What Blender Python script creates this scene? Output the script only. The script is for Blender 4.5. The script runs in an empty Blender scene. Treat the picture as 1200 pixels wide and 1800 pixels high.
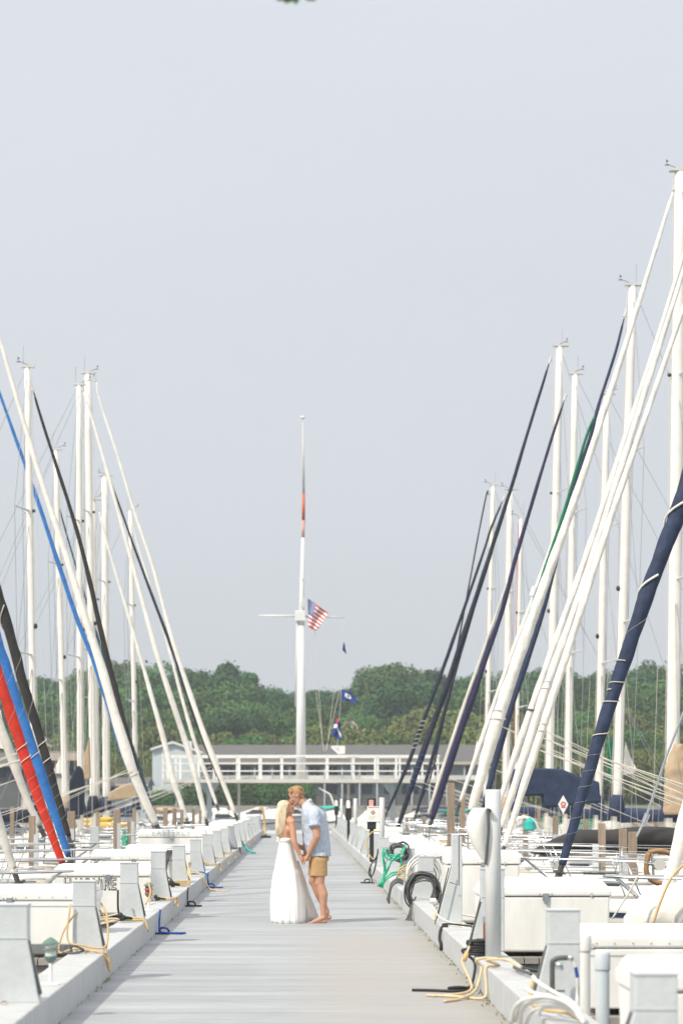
import bpy, math, random
from mathutils import Vector, noise
random.seed(7)
S = bpy.context.scene
COL = S.collection
R = math.radians
# ---------------------------------------------------------------- camera
EYE = 1.54; F = 4000.0; VX, VY = 528.0, 1407.0
cd = bpy.data.cameras.new('camera'); cam = bpy.data.objects.new('camera', cd); COL.objects.link(cam)
cam.location = (0, 0, EYE); cam.rotation_euler = (R(90), 0, 0)
cd.sensor_fit = 'VERTICAL'; cd.sensor_height = 36; cd.lens = 80
cd.shift_x = 72/1800; cd.shift_y = 507/1800
cd.clip_start = .5; cd.clip_end = 5000
cd.dof.use_dof = True; cd.dof.focus_distance = 28.6; cd.dof.aperture_fstop = 2.8
S.camera = cam
def at(px, py, Y):
    return Vector(((px-VX)*Y/F, Y, EYE-(py-VY)*Y/F))
# ---------------------------------------------------------------- light
SUN_EL, SUN_AZ = 45, math.atan2(-.71, -.704)      # sun stands to the left, a little behind the camera
w = bpy.data.worlds.new('World'); S.world = w; w.use_nodes = True
nt = w.node_tree; N = nt.nodes; N.clear()
out = N.new('ShaderNodeOutputWorld'); bg = N.new('ShaderNodeBackground'); sky = N.new('ShaderNodeTexSky')
sky.sky_type = 'NISHITA'; sky.sun_disc = False; sky.sun_elevation = R(SUN_EL); sky.sun_rotation = SUN_AZ
sky.dust_density = 4; sky.air_density = 1; sky.ozone_density = 1
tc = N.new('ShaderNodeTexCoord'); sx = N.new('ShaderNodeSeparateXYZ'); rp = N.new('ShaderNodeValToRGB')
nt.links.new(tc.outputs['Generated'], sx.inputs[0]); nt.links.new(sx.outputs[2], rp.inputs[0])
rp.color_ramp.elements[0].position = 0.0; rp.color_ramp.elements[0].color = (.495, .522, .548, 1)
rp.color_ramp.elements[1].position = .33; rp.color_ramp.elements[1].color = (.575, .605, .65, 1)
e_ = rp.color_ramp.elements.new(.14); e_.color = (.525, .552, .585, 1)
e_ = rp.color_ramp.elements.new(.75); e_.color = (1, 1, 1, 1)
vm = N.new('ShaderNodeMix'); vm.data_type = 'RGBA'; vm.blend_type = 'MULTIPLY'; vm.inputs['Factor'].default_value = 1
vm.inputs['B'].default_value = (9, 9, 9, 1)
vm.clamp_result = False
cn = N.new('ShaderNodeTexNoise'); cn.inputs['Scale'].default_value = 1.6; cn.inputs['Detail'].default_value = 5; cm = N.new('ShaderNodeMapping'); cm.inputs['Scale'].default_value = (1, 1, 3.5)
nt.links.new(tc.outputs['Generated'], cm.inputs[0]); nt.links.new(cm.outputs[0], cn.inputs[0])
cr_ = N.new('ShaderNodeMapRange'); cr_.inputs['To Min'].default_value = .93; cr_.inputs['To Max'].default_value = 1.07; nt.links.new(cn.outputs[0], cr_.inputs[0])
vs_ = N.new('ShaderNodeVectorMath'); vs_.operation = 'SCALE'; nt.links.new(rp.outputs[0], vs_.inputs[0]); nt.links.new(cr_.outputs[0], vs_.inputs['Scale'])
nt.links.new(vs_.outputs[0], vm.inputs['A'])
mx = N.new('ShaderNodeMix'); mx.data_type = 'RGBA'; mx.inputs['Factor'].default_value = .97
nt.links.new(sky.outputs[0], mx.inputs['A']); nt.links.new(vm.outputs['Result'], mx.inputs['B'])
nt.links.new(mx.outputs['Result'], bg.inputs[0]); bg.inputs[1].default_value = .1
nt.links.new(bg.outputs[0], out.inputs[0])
sd = bpy.data.lights.new('sun', 'SUN'); sd.energy = 2.7; sd.angle = R(2.5); sd.color = (1, .925, .81)
so = bpy.data.objects.new('sun', sd); COL.objects.link(so)
dirs = Vector((-.71*math.cos(R(SUN_EL)), -.704*math.cos(R(SUN_EL)), math.sin(R(SUN_EL))))
so.rotation_euler = dirs.to_track_quat('Z', 'Y').to_euler(); so.location = (-20, -10, 30)
S.view_settings.view_transform = 'Standard'; S.view_settings.look = 'None'
S.view_settings.exposure = .53; S.view_settings.gamma = 1
S.render.engine = 'CYCLES'
# ---------------------------------------------------------------- materials
M = {}
def mat(name, col, rough=.6, var=.12, scale=4, bump=0.0, metal=0, stretch=(1, 1, 1), col2=None, bscale=None, random_hue=0, sheen=0, spec=.5, trans=0):
    m = bpy.data.materials.new(name); m.use_nodes = True; t = m.node_tree; n = t.nodes; L = t.links
    b = n['Principled BSDF']; b.inputs['Roughness'].default_value = rough; b.inputs['Metallic'].default_value = metal
    b.inputs['Specular IOR Level'].default_value = spec
    tc = n.new('ShaderNodeTexCoord'); mp = n.new('ShaderNodeMapping'); mp.inputs['Scale'].default_value = stretch
    L.new(tc.outputs['Object'], mp.inputs[0])
    nz = n.new('ShaderNodeTexNoise'); nz.inputs['Scale'].default_value = scale; nz.inputs['Detail'].default_value = 6; nz.inputs['Roughness'].default_value = .65
    L.new(mp.outputs[0], nz.inputs[0])
    cr = n.new('ShaderNodeValToRGB'); cr.color_ramp.elements[0].position = .3; cr.color_ramp.elements[1].position = .7
    c2 = col2 if col2 else tuple(min(1, c*(1+var)) for c in col)
    c1 = tuple(c*(1-var) for c in col)
    cr.color_ramp.elements[0].color = (*c1, 1); cr.color_ramp.elements[1].color = (*c2, 1)
    L.new(nz.outputs[0], cr.inputs[0]); src = cr.outputs[0]
    if random_hue:
        oi = n.new('ShaderNodeObjectInfo'); hs = n.new('ShaderNodeHueSaturation')
        mr = n.new('ShaderNodeMapRange'); mr.inputs['To Min'].default_value = 1-random_hue; mr.inputs['To Max'].default_value = 1+random_hue
        L.new(oi.outputs['Random'], mr.inputs[0]); L.new(mr.outputs[0], hs.inputs['Value'])
        mr2 = n.new('ShaderNodeMapRange'); mr2.inputs['To Min'].default_value = .5-random_hue*.12; mr2.inputs['To Max'].default_value = .5+random_hue*.07
        L.new(oi.outputs['Random'], mr2.inputs[0]); L.new(mr2.outputs[0], hs.inputs['Hue'])
        L.new(src, hs.inputs['Color']); src = hs.outputs[0]
    L.new(src, b.inputs['Base Color'])
    if bump:
        bn = n.new('ShaderNodeTexNoise'); bn.inputs['Scale'].default_value = bscale or scale*3; bn.inputs['Detail'].default_value = 5
        L.new(mp.outputs[0], bn.inputs[0])
        bp = n.new('ShaderNodeBump'); bp.inputs['Strength'].default_value = bump; bp.inputs['Distance'].default_value = .02
        L.new(bn.outputs[0], bp.inputs['Height']); L.new(bp.outputs[0], b.inputs['Normal'])
    if trans:
        b.inputs['Transmission Weight'].default_value = trans
    if sheen: b.inputs['Sheen Weight'].default_value = sheen
    M[name] = m; return m
mat('gel', (.80, .775, .72), .35, .09, 1.5, .1)
mat('box_white', (.84, .82, .77), .4, .09, 2.2, .15, stretch=(2.2, 2.2, .7), col2=(.88, .87, .83), bscale=5)
mat('paint', (.72, .73, .72), .5, .07, 3, .05)
mat('grey_paint', (.53, .56, .568), .6, .09, 5, .15, bscale=30)
mat('kerb', (.48, .492, .498), .8, .16, 3, .3, stretch=(2, 6, .8), bscale=14)
mat('alloy', (.80, .775, .72), .45, .06, 3, spec=.4)
mat('alloy_dull', (.58, .57, .54), .5, .08, 3)
mat('steel', (.62, .63, .64), .22, .1, 20, metal=1)
mat('dark_steel', (.10, .10, .10), .45, .2, 20, metal=.5)
mat('wire', (.40, .41, .40), .4, .1, 20, metal=.6)
mat('black', (.022, .023, .025), .55, .3, 10, .2)
mat('black_cloth', (.028, .026, .025), .85, .25, 6, .5, bscale=8)
mat('navy', (.022, .036, .078), .8, .35, 4, 1.0, bscale=7)
mat('navy_dark', (.014, .020, .036), .8, .25, 5, .5, bscale=7)
mat('purple_navy', (.022, .021, .065), .8, .25, 5, .5, bscale=7)
mat('blue', (.028, .16, .46), .8, .25, 4, 1.0, bscale=7)
mat('red', (.56, .030, .012), .8, .22, 4, 1.0, bscale=7)
mat('green_cloth', (.004, .15, .07), .8, .2, 5, .5)
mat('teal_dark', (.02, .06, .075), .8, .2, 5, .4)
mat('teal', (.02, .42, .38), .7, .12, 3, .2)
mat('sail', (.80, .77, .71), .8, .14, 2.2, 1.0, bscale=7)
mat('sail_grey', (.60, .57, .52), .8, .16, 2.2, 1.0, bscale=6)
mat('tan_cloth', (.44, .33, .22), .85, .12, 3, .6, bscale=6)
mat('rope', (.66, .63, .56), .9, .15, 60, .4)
mat('cord_yellow', (.60, .42, .19), .6, .14, 12)
mat('cord_tan', (.64, .50, .30), .6, .12, 12)
mat('cord_grey', (.085, .088, .09), .5, .25, 14)
mat('cord_black', (.014, .014, .016), .6, .3, 14)
mat('hose_green', (.03, .42, .25), .4, .15, 10)
mat('hose_white', (.70, .70, .66), .4, .08, 10)
mat('rope_blue', (.01, .06, .30), .8, .2, 30)
mat('wood', (.30, .235, .175), .85, .25, 3, .5, stretch=(8, 8, .7), bscale=10)
mat('wood_grey', (.30, .28, .25), .9, .25, 2, .5, stretch=(1, 10, 1))
mat('rust', (.24, .07, .025), .9, .35, 30, .4)
mat('lamp_green', (.12, .20, .17), .5, .2, 10)
mat('glass_clear', (.62, .64, .60), .15, .05, 5)
mat('glass_dark', (.035, .05, .062), .12, .5, .15)
mat('yellow_gel', (.72, .45, .03), .4, .08, 3)
mat('orange_leaf', (.5, .13, .02), .8, .2, 20)
mat('red_box', (.55, .03, .04), .5, .15, 10)
mat('brown_box', (.30, .17, .07), .6, .2, 8)
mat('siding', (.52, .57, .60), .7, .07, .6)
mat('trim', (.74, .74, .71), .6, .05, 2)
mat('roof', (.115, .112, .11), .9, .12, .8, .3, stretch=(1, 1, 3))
mat('roof_dark', (.12, .125, .13), .9, .12, .8)
mat('fascia', (.52, .44, .35), .8, .1, 1)
mat('deck_edge', (.55, .53, .49), .8, .1, 2)
mat('flag_red', (.52, .04, .03), .8, .05, 3)
mat('flag_blue', (.02, .05, .22), .8, .05, 3)
mat('flag_white', (.78, .78, .76), .8, .03, 3)
mat('pole_orange', (.60, .13, .05), .6, .1, 3)
mat('pole_pink', (.64, .36, .30), .7, .3, 3)
mat('bark', (.10, .075, .055), .9, .2, 3, .5)
mat('leaf_a', (.042, .115, .038), .75, .35, .35, random_hue=.25, spec=.2)
mat('leaf_b', (.072, .155, .042), .75, .35, .35, random_hue=.25, spec=.2)
mat('leaf_c', (.135, .172, .05), .75, .35, .35, random_hue=.2, spec=.2)
mat('grass', (.06, .12, .03), .9, .3, .4)
mat('land', (.07, .11, .045), .95, .3, .1)
mat('skin_man', (.50, .275, .185), .55, .08, 8, spec=.35)
mat('skin_woman', (.54, .28, .175), .5, .07, 8, spec=.35)
mat('lips', (.48, .13, .11), .5, .1, 20)
mat('hair_blond', (.78, .66, .47), .5, .25, 18, .7, stretch=(6, 6, .5), bscale=30)
mat('hair_man', (.40, .235, .11), .6, .25, 30, .6)
mat('dress', (.90, .89, .86), .85, .02, 4, .12, stretch=(4, 4, .5), bscale=10)
mat('shorts', (.44, .275, .13), .85, .1, 6, .35, bscale=10)
# shirt: white cloth with a small blue print
def shirt_mat():
    m = mat('shirt', (.42, .50, .60), .85, .0, 85, .25, col2=(.60, .64, .70), bscale=8)
    n = m.node_tree.nodes
    for q in n:
        if q.type == 'VALTORGB': q.color_ramp.elements[0].position = .44; q.color_ramp.elements[1].position = .54; q.color_ramp.elements[0].color = (.27, .36, .48, 1)
        if q.type == 'MAPPING': q.inputs['Scale'].default_value = (1, 1, 2.2)
        if q.type == 'TEX_NOISE' and q.inputs['Scale'].default_value == 85: q.inputs['Detail'].default_value = 2
shirt_mat()
def pos_nodes(m):
    n = m.node_tree.nodes; L = m.node_tree.links
    g = n.new('ShaderNodeNewGeometry'); return n, L, g.outputs['Position']
def deck_mat():
    m = bpy.data.materials.new('dock_boards'); m.use_nodes = True; n, L, P = pos_nodes(m); b = n['Principled BSDF']
    b.inputs['Roughness'].default_value = .75; b.inputs['Specular IOR Level'].default_value = .3
    def mapped(s):
        q = n.new('ShaderNodeMapping'); q.inputs['Scale'].default_value = s; L.new(P, q.inputs[0]); return q.outputs[0]
    def nz(s, sc=1, d=5):
        q = n.new('ShaderNodeTexNoise'); q.inputs['Scale'].default_value = sc; q.inputs['Detail'].default_value = d; q.inputs['Roughness'].default_value = .7
        L.new(mapped(s), q.inputs[0]); return q.outputs[0]
    def ramp(src, p0, p1, c0, c1):
        q = n.new('ShaderNodeValToRGB'); q.color_ramp.elements[0].position = p0; q.color_ramp.elements[1].position = p1
        q.color_ramp.elements[0].color = (*c0, 1); q.color_ramp.elements[1].color = (*c1, 1); L.new(src, q.inputs[0]); return q.outputs[0]
    def mixc(f, a, bb, mode='MIX', fv=None):
        q = n.new('ShaderNodeMix'); q.data_type = 'RGBA'; q.blend_type = mode
        if fv is not None: q.inputs['Factor'].default_value = fv
        else: L.new(f, q.inputs['Factor'])
        L.new(a, q.inputs['A']); L.new(bb, q.inputs['B']); return q.outputs['Result']
    streak = ramp(nz((.35, 3.2, 1)), .36, .66, (.315, .332, .352), (.445, .456, .468))
    fine = ramp(nz((2.5, 26, 1), 1, 3), .3, .7, (.80, .80, .80), (1.08, 1.08, 1.08))
    c = mixc(None, streak, fine, 'MULTIPLY', 1)
    # boards 0.29 m, joints
    sx = n.new('ShaderNodeSeparateXYZ'); L.new(P, sx.inputs[0])
    md = n.new('ShaderNodeMath'); md.operation = 'MULTIPLY'; md.inputs[1].default_value = 1/.29; L.new(sx.outputs[1], md.inputs[0])
    fr = n.new('ShaderNodeMath'); fr.operation = 'FRACT'; L.new(md.outputs[0], fr.inputs[0])
    fl = n.new('ShaderNodeMath'); fl.operation = 'FLOOR'; L.new(md.outputs[0], fl.inputs[0])
    wn = n.new('ShaderNodeTexWhiteNoise'); wn.noise_dimensions = '1D'; L.new(fl.outputs[0], wn.inputs['W'])
    tone = ramp(wn.outputs['Value'], 0, 1, (.91, .92, .93), (1.04, 1.04, 1.04))
    c = mixc(None, c, tone, 'MULTIPLY', 1)
    jt = n.new('ShaderNodeMath'); jt.operation = 'LESS_THAN'; jt.inputs[1].default_value = .035; L.new(fr.outputs[0], jt.inputs[0])
    dark = n.new('ShaderNodeRGB'); dark.outputs[0].default_value = (.25, .26, .27, 1)
    c = mixc(jt.outputs[0], c, dark.outputs[0])
    # worn brown patch, near and to the right
    rx = n.new('ShaderNodeMapRange'); rx.inputs['From Min'].default_value = -.15; rx.inputs['From Max'].default_value = .35; L.new(sx.outputs[0], rx.inputs[0])
    ry = n.new('ShaderNodeMapRange'); ry.inputs['From Min'].default_value = 27.5; ry.inputs['From Max'].default_value = 25; L.new(sx.outputs[1], ry.inputs[0])
    pn = n.new('ShaderNodeMapRange'); pn.inputs['From Min'].default_value = .30; pn.inputs['From Max'].default_value = .55; L.new(nz((.9, 5, 1)), pn.inputs[0])
    m1 = n.new('ShaderNodeMath'); m1.operation = 'MULTIPLY'; L.new(rx.outputs[0], m1.inputs[0]); L.new(ry.outputs[0], m1.inputs[1])
    m2 = n.new('ShaderNodeMath'); m2.operation = 'MULTIPLY'; L.new(m1.outputs[0], m2.inputs[0]); L.new(pn.outputs[0], m2.inputs[1])
    m3 = n.new('ShaderNodeMath'); m3.operation = 'MULTIPLY'; m3.inputs[1].default_value = .9; L.new(m2.outputs[0], m3.inputs[0])
    br = n.new('ShaderNodeRGB'); br.outputs[0].default_value = (.365, .345, .32, 1)
    c = mixc(m3.outputs[0], c, br.outputs[0])
    # moss and dirt along the right kerb
    kx = n.new('ShaderNodeMapRange'); kx.inputs['From Min'].default_value = 1.15; kx.inputs['From Max'].default_value = 1.45; L.new(sx.outputs[0], kx.inputs[0])
    kn = n.new('ShaderNodeMapRange'); kn.inputs['From Min'].default_value = .42; kn.inputs['From Max'].default_value = .6; L.new(nz((6, 4, 1)), kn.inputs[0])
    k2 = n.new('ShaderNodeMath'); k2.operation = 'MULTIPLY'; L.new(kx.outputs[0], k2.inputs[0]); L.new(kn.outputs[0], k2.inputs[1])
    ms = n.new('ShaderNodeRGB'); ms.outputs[0].default_value = (.31, .295, .235, 1)
    c = mixc(k2.outputs[0], c, ms.outputs[0])
    L.new(c, b.inputs['Base Color'])
    bp = n.new('ShaderNodeBump'); bp.inputs['Strength'].default_value = .35; bp.inputs['Distance'].default_value = .01
    L.new(nz((3, 18, 1)), bp.inputs['Height']); L.new(bp.outputs[0], b.inputs['Normal'])
    M['deck'] = m
deck_mat()
def water_mat():
    m = mat('water', (.10, .14, .16), .12, .15, .3, 0)
    n = m.node_tree.nodes; L = m.node_tree.links; b = n['Principled BSDF']
    tc = n.new('ShaderNodeTexCoord'); q = n.new('ShaderNodeTexNoise'); q.inputs['Scale'].default_value = 1.6; q.inputs['Detail'].default_value = 4
    L.new(tc.outputs['Object'], q.inputs[0]); bp = n.new('ShaderNodeBump'); bp.inputs['Strength'].default_value = .6; bp.inputs['Distance'].default_value = .12
    L.new(q.outputs[0], bp.inputs['Height']); L.new(bp.outputs[0], b.inputs['Normal'])
water_mat()
# ---------------------------------------------------------------- mesh builder
ORG = {}
class MB:
    def __init__(s): s.v = []; s.f = []; s.mi = []; s.m = 0
    def add(s, vs, fs):
        k = len(s.v); s.v += [Vector(q) for q in vs]
        s.f += [tuple(i+k for i in f) for f in fs]; s.mi += [s.m]*len(fs)
    def box(s, x0, x1, y0, y1, z0, z1, tx=0, ty=0):
        # tx, ty: how far the top is drawn in on each side
        if x0 > x1: x0, x1 = x1, x0
        s.add([(x0, y0, z0), (x1, y0, z0), (x1, y1, z0), (x0, y1, z0), (x0+tx, y0+ty, z1), (x1-tx, y0+ty, z1), (x1-tx, y1-ty, z1), (x0+tx, y1-ty, z1)],
              [(0, 3, 2, 1), (4, 5, 6, 7), (0, 1, 5, 4), (1, 2, 6, 5), (2, 3, 7, 6), (3, 0, 4, 7)])
    def prism(s, pts, y0, y1):       # outline in XZ, extruded in Y
        n = len(pts); s.add([(x, y0, z) for x, z in pts]+[(x, y1, z) for x, z in pts],
              [tuple(range(n))[::-1], tuple(range(n, 2*n))]+[(i, (i+1) % n, n+(i+1) % n, n+i) for i in range(n)])
    def prismx(s, pts, x0, x1):      # outline in YZ, extruded in X
        n = len(pts); s.add([(x0, y, z) for y, z in pts]+[(x1, y, z) for y, z in pts],
              [tuple(range(n))[::-1], tuple(range(n, 2*n))]+[(i, (i+1) % n, n+(i+1) % n, n+i) for i in range(n)])
    def loft(s, rings, cap=True, closed=True):
        n = len(rings[0]); vs = [p for r in rings for p in r]; fs = []
        for i in range(len(rings)-1):
            for j in range(n if closed else n-1):
                a = i*n+j; b = i*n+(j+1) % n; fs.append((a, b, b+n, a+n))
        if cap and closed: fs.append(tuple(range(n))[::-1]); fs.append(tuple(range((len(rings)-1)*n, len(rings)*n)))
        s.add(vs, fs)
    def tube(s, pts, r, n=8, cap=True, twist=0, lobe=0, flat=1, crease=0):
        pts = [Vector(p) for p in pts]; K = len(pts); rs = r if isinstance(r, (list, tuple)) else [r]*K
        t0 = (pts[1]-pts[0]).normalized(); up = Vector((0, 1, 0)) if abs(t0.y) < .9 else Vector((1, 0, 0))
        u = t0.cross(up).normalized(); rings = []
        for i, p in enumerate(pts):
            t = (pts[min(i+1, K-1)]-pts[max(i-1, 0)])
            t = t.normalized() if t.length > 1e-9 else t0
            u = (u-t*u.dot(t)).normalized(); v = t.cross(u); rg = []
            for j in range(n):
                a = 2*math.pi*j/n; rr = rs[i]
                if lobe: rr *= 1+lobe*math.sin(2*a+twist*i)+lobe*.5*math.sin(3*a-twist*.6*i+1)
                if crease: rr *= 1+crease*(abs(math.sin(1.5*a+twist*i*.75+.6*math.sin(i*.11)))**.5-.75)+crease*.6*noise.noise(Vector((math.cos(a)*1.5, math.sin(a)*1.5, i*.18)))
                rg.append(p+u*math.cos(a)*rr+v*math.sin(a)*rr*flat)
            rings.append(rg)
        s.loft(rings, cap)
    def rope(s, pts, r, n=6, seg=7):
        s.tube(spline(pts, seg), r, n)
    def ell(s, c, rx, ry, rz, n=14, m=9, rot=None):
        c = Vector(c); vs = []; fs = []
        for i in range(m+1):
            th = math.pi*i/m
            for j in range(n):
                ph = 2*math.pi*j/n; q = Vector((rx*math.sin(th)*math.cos(ph), ry*math.sin(th)*math.sin(ph), rz*math.cos(th)))
                if rot: q.rotate(rot)
                vs.append(c+q)
        for i in range(m):
            for j in range(n):
                a = i*n+j; b = i*n+(j+1) % n; fs.append((a, a+n, b+n, b))
        s.add(vs, fs)
    def lathe(s, prof, c=(0, 0, 0), n=16):
        c = Vector(c); s.loft([[c+Vector((r*math.cos(2*math.pi*j/n), r*math.sin(2*math.pi*j/n), z)) for j in range(n)] for r, z in prof])
    def cap_(s, a, b, ra, rb, n=12):
        a = Vector(a); b = Vector(b); d = (b-a).normalized(); pts = []; rs = []
        for k in range(4): q = math.pi/2*k/4; pts.append(a-d*ra*math.cos(q)); rs.append(max(ra*math.sin(q), ra*.05))
        pts.append(a); rs.append(ra); pts.append(b); rs.append(rb)
        for k in range(3, -1, -1): q = math.pi/2*k/4; pts.append(b+d*rb*math.cos(q)); rs.append(max(rb*math.sin(q), rb*.05))
        s.tube(pts, rs, n)
    def chain(s, pts, rs):
        for i in range(len(pts)-1): s.cap_(pts[i], pts[i+1], rs[i], rs[i+1])
    def build(s, name, mats, parent=None, smooth=False, bevel=0, label=None, cat=None, group=None, kind=None, sub=0):
        if not isinstance(mats, (list, tuple)): mats = [mats]
        if parent is not None: o0 = ORG[parent.name]
        else:
            xs = [p.x for p in s.v]; ys = [p.y for p in s.v]
            o0 = Vector(((min(xs)+max(xs))/2, (min(ys)+max(ys))/2, min(p.z for p in s.v)))
        me = bpy.data.meshes.new(name); me.from_pydata([tuple(p-o0) for p in s.v], [], s.f)
        for m in mats: me.materials.append(M[m] if isinstance(m, str) else m)
        me.polygons.foreach_set('material_index', s.mi)
        if smooth: me.polygons.foreach_set('use_smooth', [True]*len(s.f))
        me.update()
        o = bpy.data.objects.new(name, me); COL.objects.link(o); ORG[o.name] = o0
        if parent is not None: o.parent = parent
        else: o.location = o0
        if bevel:
            b = o.modifiers.new('bevel', 'BEVEL'); b.width = bevel; b.segments = 2; b.limit_method = 'ANGLE'
        tag(o, label, cat, group, kind); return o
def tag(o, label=None, cat=None, group=None, kind=None):
    if label: o['label'] = label
    if cat: o['category'] = cat
    if group: o['group'] = group
    if kind: o['kind'] = kind
def thing(name, loc, label, cat, group=None):
    o = bpy.data.objects.new(name, None); COL.objects.link(o); o.location = loc; o.empty_display_size = .2
    ORG[o.name] = Vector(loc); tag(o, label, cat, group); return o
def spline(pts, seg=7):
    P = [Vector(p) for p in pts]
    if len(P) < 3: return P
    o = []
    for i in range(len(P)-1):
        p0 = P[i-1] if i else P[0]*2-P[1]; p1 = P[i]; p2 = P[i+1]; p3 = P[i+2] if i+2 < len(P) else P[-1]*2-P[-2]
        for k in range(seg):
            t = k/seg; o.append(.5*((2*p1)+(p2-p0)*t+(2*p0-5*p1+4*p2-p3)*t*t+(3*p1-p0-3*p2+p3)*t**3))
    o.append(P[-1]); return o
def copy_tree(o, parent=None, loc=None):
    c = o.copy(); COL.objects.link(c); c.parent = parent
    if loc is not None: c.location = loc
    for ch in list(o.children): copy_tree(ch, c)
    return c
def lerp(a, b, t): return a+(b-a)*t
# ================================================================ setting
DL, DR, KH, KW = -1.665, 1.45, .24, .30
DEND = 106
b = MB(); b.add([(-900, -30, -1), (900, -30, -1), (900, 287, -1), (-900, 287, -1)], [(0, 1, 2, 3)])
b.build('water', 'water', kind='structure')
# land and wooded rise beyond the harbour
b = MB(); nx, ny = 60, 24; vs = []; fs = []
for j in range(ny+1):
    for i in range(nx+1):
        X = -900+1800*i/nx; Y = 286+ (j/ny)**1.6*1200; d = Y-286
        z = -1.4 if j == 0 else .7+max(0, min(1, (d-45)/90))*7+noise.noise(Vector((X*.02, Y*.02, 3)))*1.0
        vs.append((X, Y, z))
for j in range(ny):
    for i in range(nx):
        a = j*(nx+1)+i; fs.append((a, a+1, a+nx+2, a+nx+1))
b.add(vs, fs); b.build('terrain', 'land', kind='structure', smooth=True)
b = MB(); b.box(DL-.01, DR+.01, -2, DEND, -.35, 0); b.build('dock_walkway', 'deck', kind='structure')
def kerb(x0, x1, name):
    b = MB(); y = -2
    while y < DEND:
        y2 = min(y+1.22, DEND); b.box(x0, x1, y, y2-.012, -.3, KH+random.uniform(-.003, .003)); y = y2
    return b.build(name, 'kerb', kind='structure', bevel=.012)
kerb(DL-KW, DL, 'kerb_left'); kerb(DR, DR+KW, 'kerb_right')
# bits of moss and dirt where kerb and boards meet
b = MB()
for k in range(420):
    s = random.random() < .72; y = 13+random.random()**1.5*50
    x = (DR-abs(random.gauss(0, .025))-.004) if s else DL+abs(random.gauss(0, .02))+.004; q = random.uniform(.004, .011)
    b.add([(x-q, y-q*2, .006), (x+q, y-q, .008), (x+q*.5, y+q*2, .006), (x-q*.6, y+q, .02)], [(0, 1, 2, 3)])
b.build('moss', 'leaf_c', kind='stuff', label='moss and grit along the foot of the kerbs', cat='moss')

ORD = ['nearest', 'second', 'third', 'fourth', 'fifth', 'sixth', 'seventh', 'eighth', 'ninth', 'tenth', 'eleventh', 'twelfth', 'thirteenth', 'fourteenth', 'fifteenth', 'sixteenth', 'seventeenth', 'eighteenth', 'nineteenth', 'twentieth', 'twenty-first', 'twenty-second']
# ---------------------------------------------------------------- wedge posts on both kerbs
def wedge(side, Y, top, wt=.19, wb=.27, label='', dy=.17, cap=True):
    xi = DL-.005 if side < 0 else DR+.005            # foot at the walkway side
    xo = xi+side*wb
    xt = xo-side*wt
    t = thing('kerb_post', (xo-side*wb/2, Y+dy/2, KH), label, 'kerb post', 'grey wedge posts along the left kerb' if side < 0 else 'grey wedge posts along the right kerb')
    zc = top-(top-KH)*.36
    b = MB(); b.prism([(xi, KH), (xo, KH), (xo, top), (xt, top), (xt, zc), (xi+side*.01, KH+.03)] if side < 0 else
                      [(xi, KH), (xi-side*-.01, KH+.03), (xt, zc), (xt, top), (xo, top), (xo, KH)], Y, Y+dy)
    b.build('post_body', 'grey_paint', t, bevel=.006)
    b = MB(); b.prism([(xi+side*.012, KH+.05), (xt, zc-.005), (xt-side*.004, zc-.005), (xi+side*.002-side*.004, KH+.05)], Y+.045, Y+dy-.045)
    b.build('slot', 'cord_grey', t)
    if cap:
        b = MB(); b.box(min(xo, xt)-.006, max(xo, xt)+.006, Y-.006, Y+dy+.006, top-.006, top+.006)
        b.build('cap', 'grey_paint', t, bevel=.003)
        b = MB(); b.box(min(xo, xt)-.004, max(xo, xt)+.004, Y-.005, Y+dy+.005, zc+.01, zc+.016); b.build('seam', 'grey_paint', t)
    return t
WL = [14.6, 19.4, 24.5, 29.5, 34.5]+[40+5.1*k for k in range(13)]
for k, Y in enumerate(WL):
    wedge(-1, Y, .86+random.uniform(-.01, .01)-(k == 3)*-.02, label='pale grey wedge post on the left kerb, %s from the camera' % ORD[k])
WR = [(10.6, .73), (14.3, .85), (19.6, .95), (24.3, 1.18), (30, .80), (34.9, .80)]+[(40+5.1*k, .8) for k in range(13)]
for k, (Y, tp) in enumerate(WR):
    wedge(1, Y, tp, .2 if k != 3 else .11, .30 if k != 3 else .27, label='pale grey wedge post on the right kerb, %s from the camera' % ORD[k], cap=(k not in (3,)))
# ---------------------------------------------------------------- finger piers
def finger(side, Y, wd=.95, L=9.5):
    x0 = side*((-DL if side < 0 else DR)+KW+.01); b = MB()
    y = Y-.1; x = 0
    while x < L:
        b.box(x0+side*x, x0+side*(x+.135), y, y+wd, -.06, 0); x += .145
    b.box(x0+side*.1, x0+side*L, y+.05, y+.1, -.3, -.062); b.box(x0+side*.1, x0+side*L, y+wd-.1, y+wd-.05, -.3, -.062)
    return b
LBX = [16.6, 22.2, 29.9, 36, 42, 48, 54, 60, 66, 72, 78, 84, 90, 96]
RBX = [12, 16.25, 22.4, 28, 36, 42, 48, 54, 60, 66, 72, 78, 84, 90, 96]
for k, Y in enumerate(LBX):
    finger(-1, Y).build('finger_pier', 'wood_grey', label='narrow timber finger pier off the left side of the dock, %s from the camera' % ORD[k], cat='finger pier', group='finger piers left of the dock')
for k, Y in enumerate(RBX):
    finger(1, Y, L=9.5 if k else 3).build('finger_pier', 'wood_grey', label='narrow timber finger pier off the right side of the dock, %s from the camera' % ORD[k], cat='finger pier', group='finger piers right of the dock')
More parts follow.
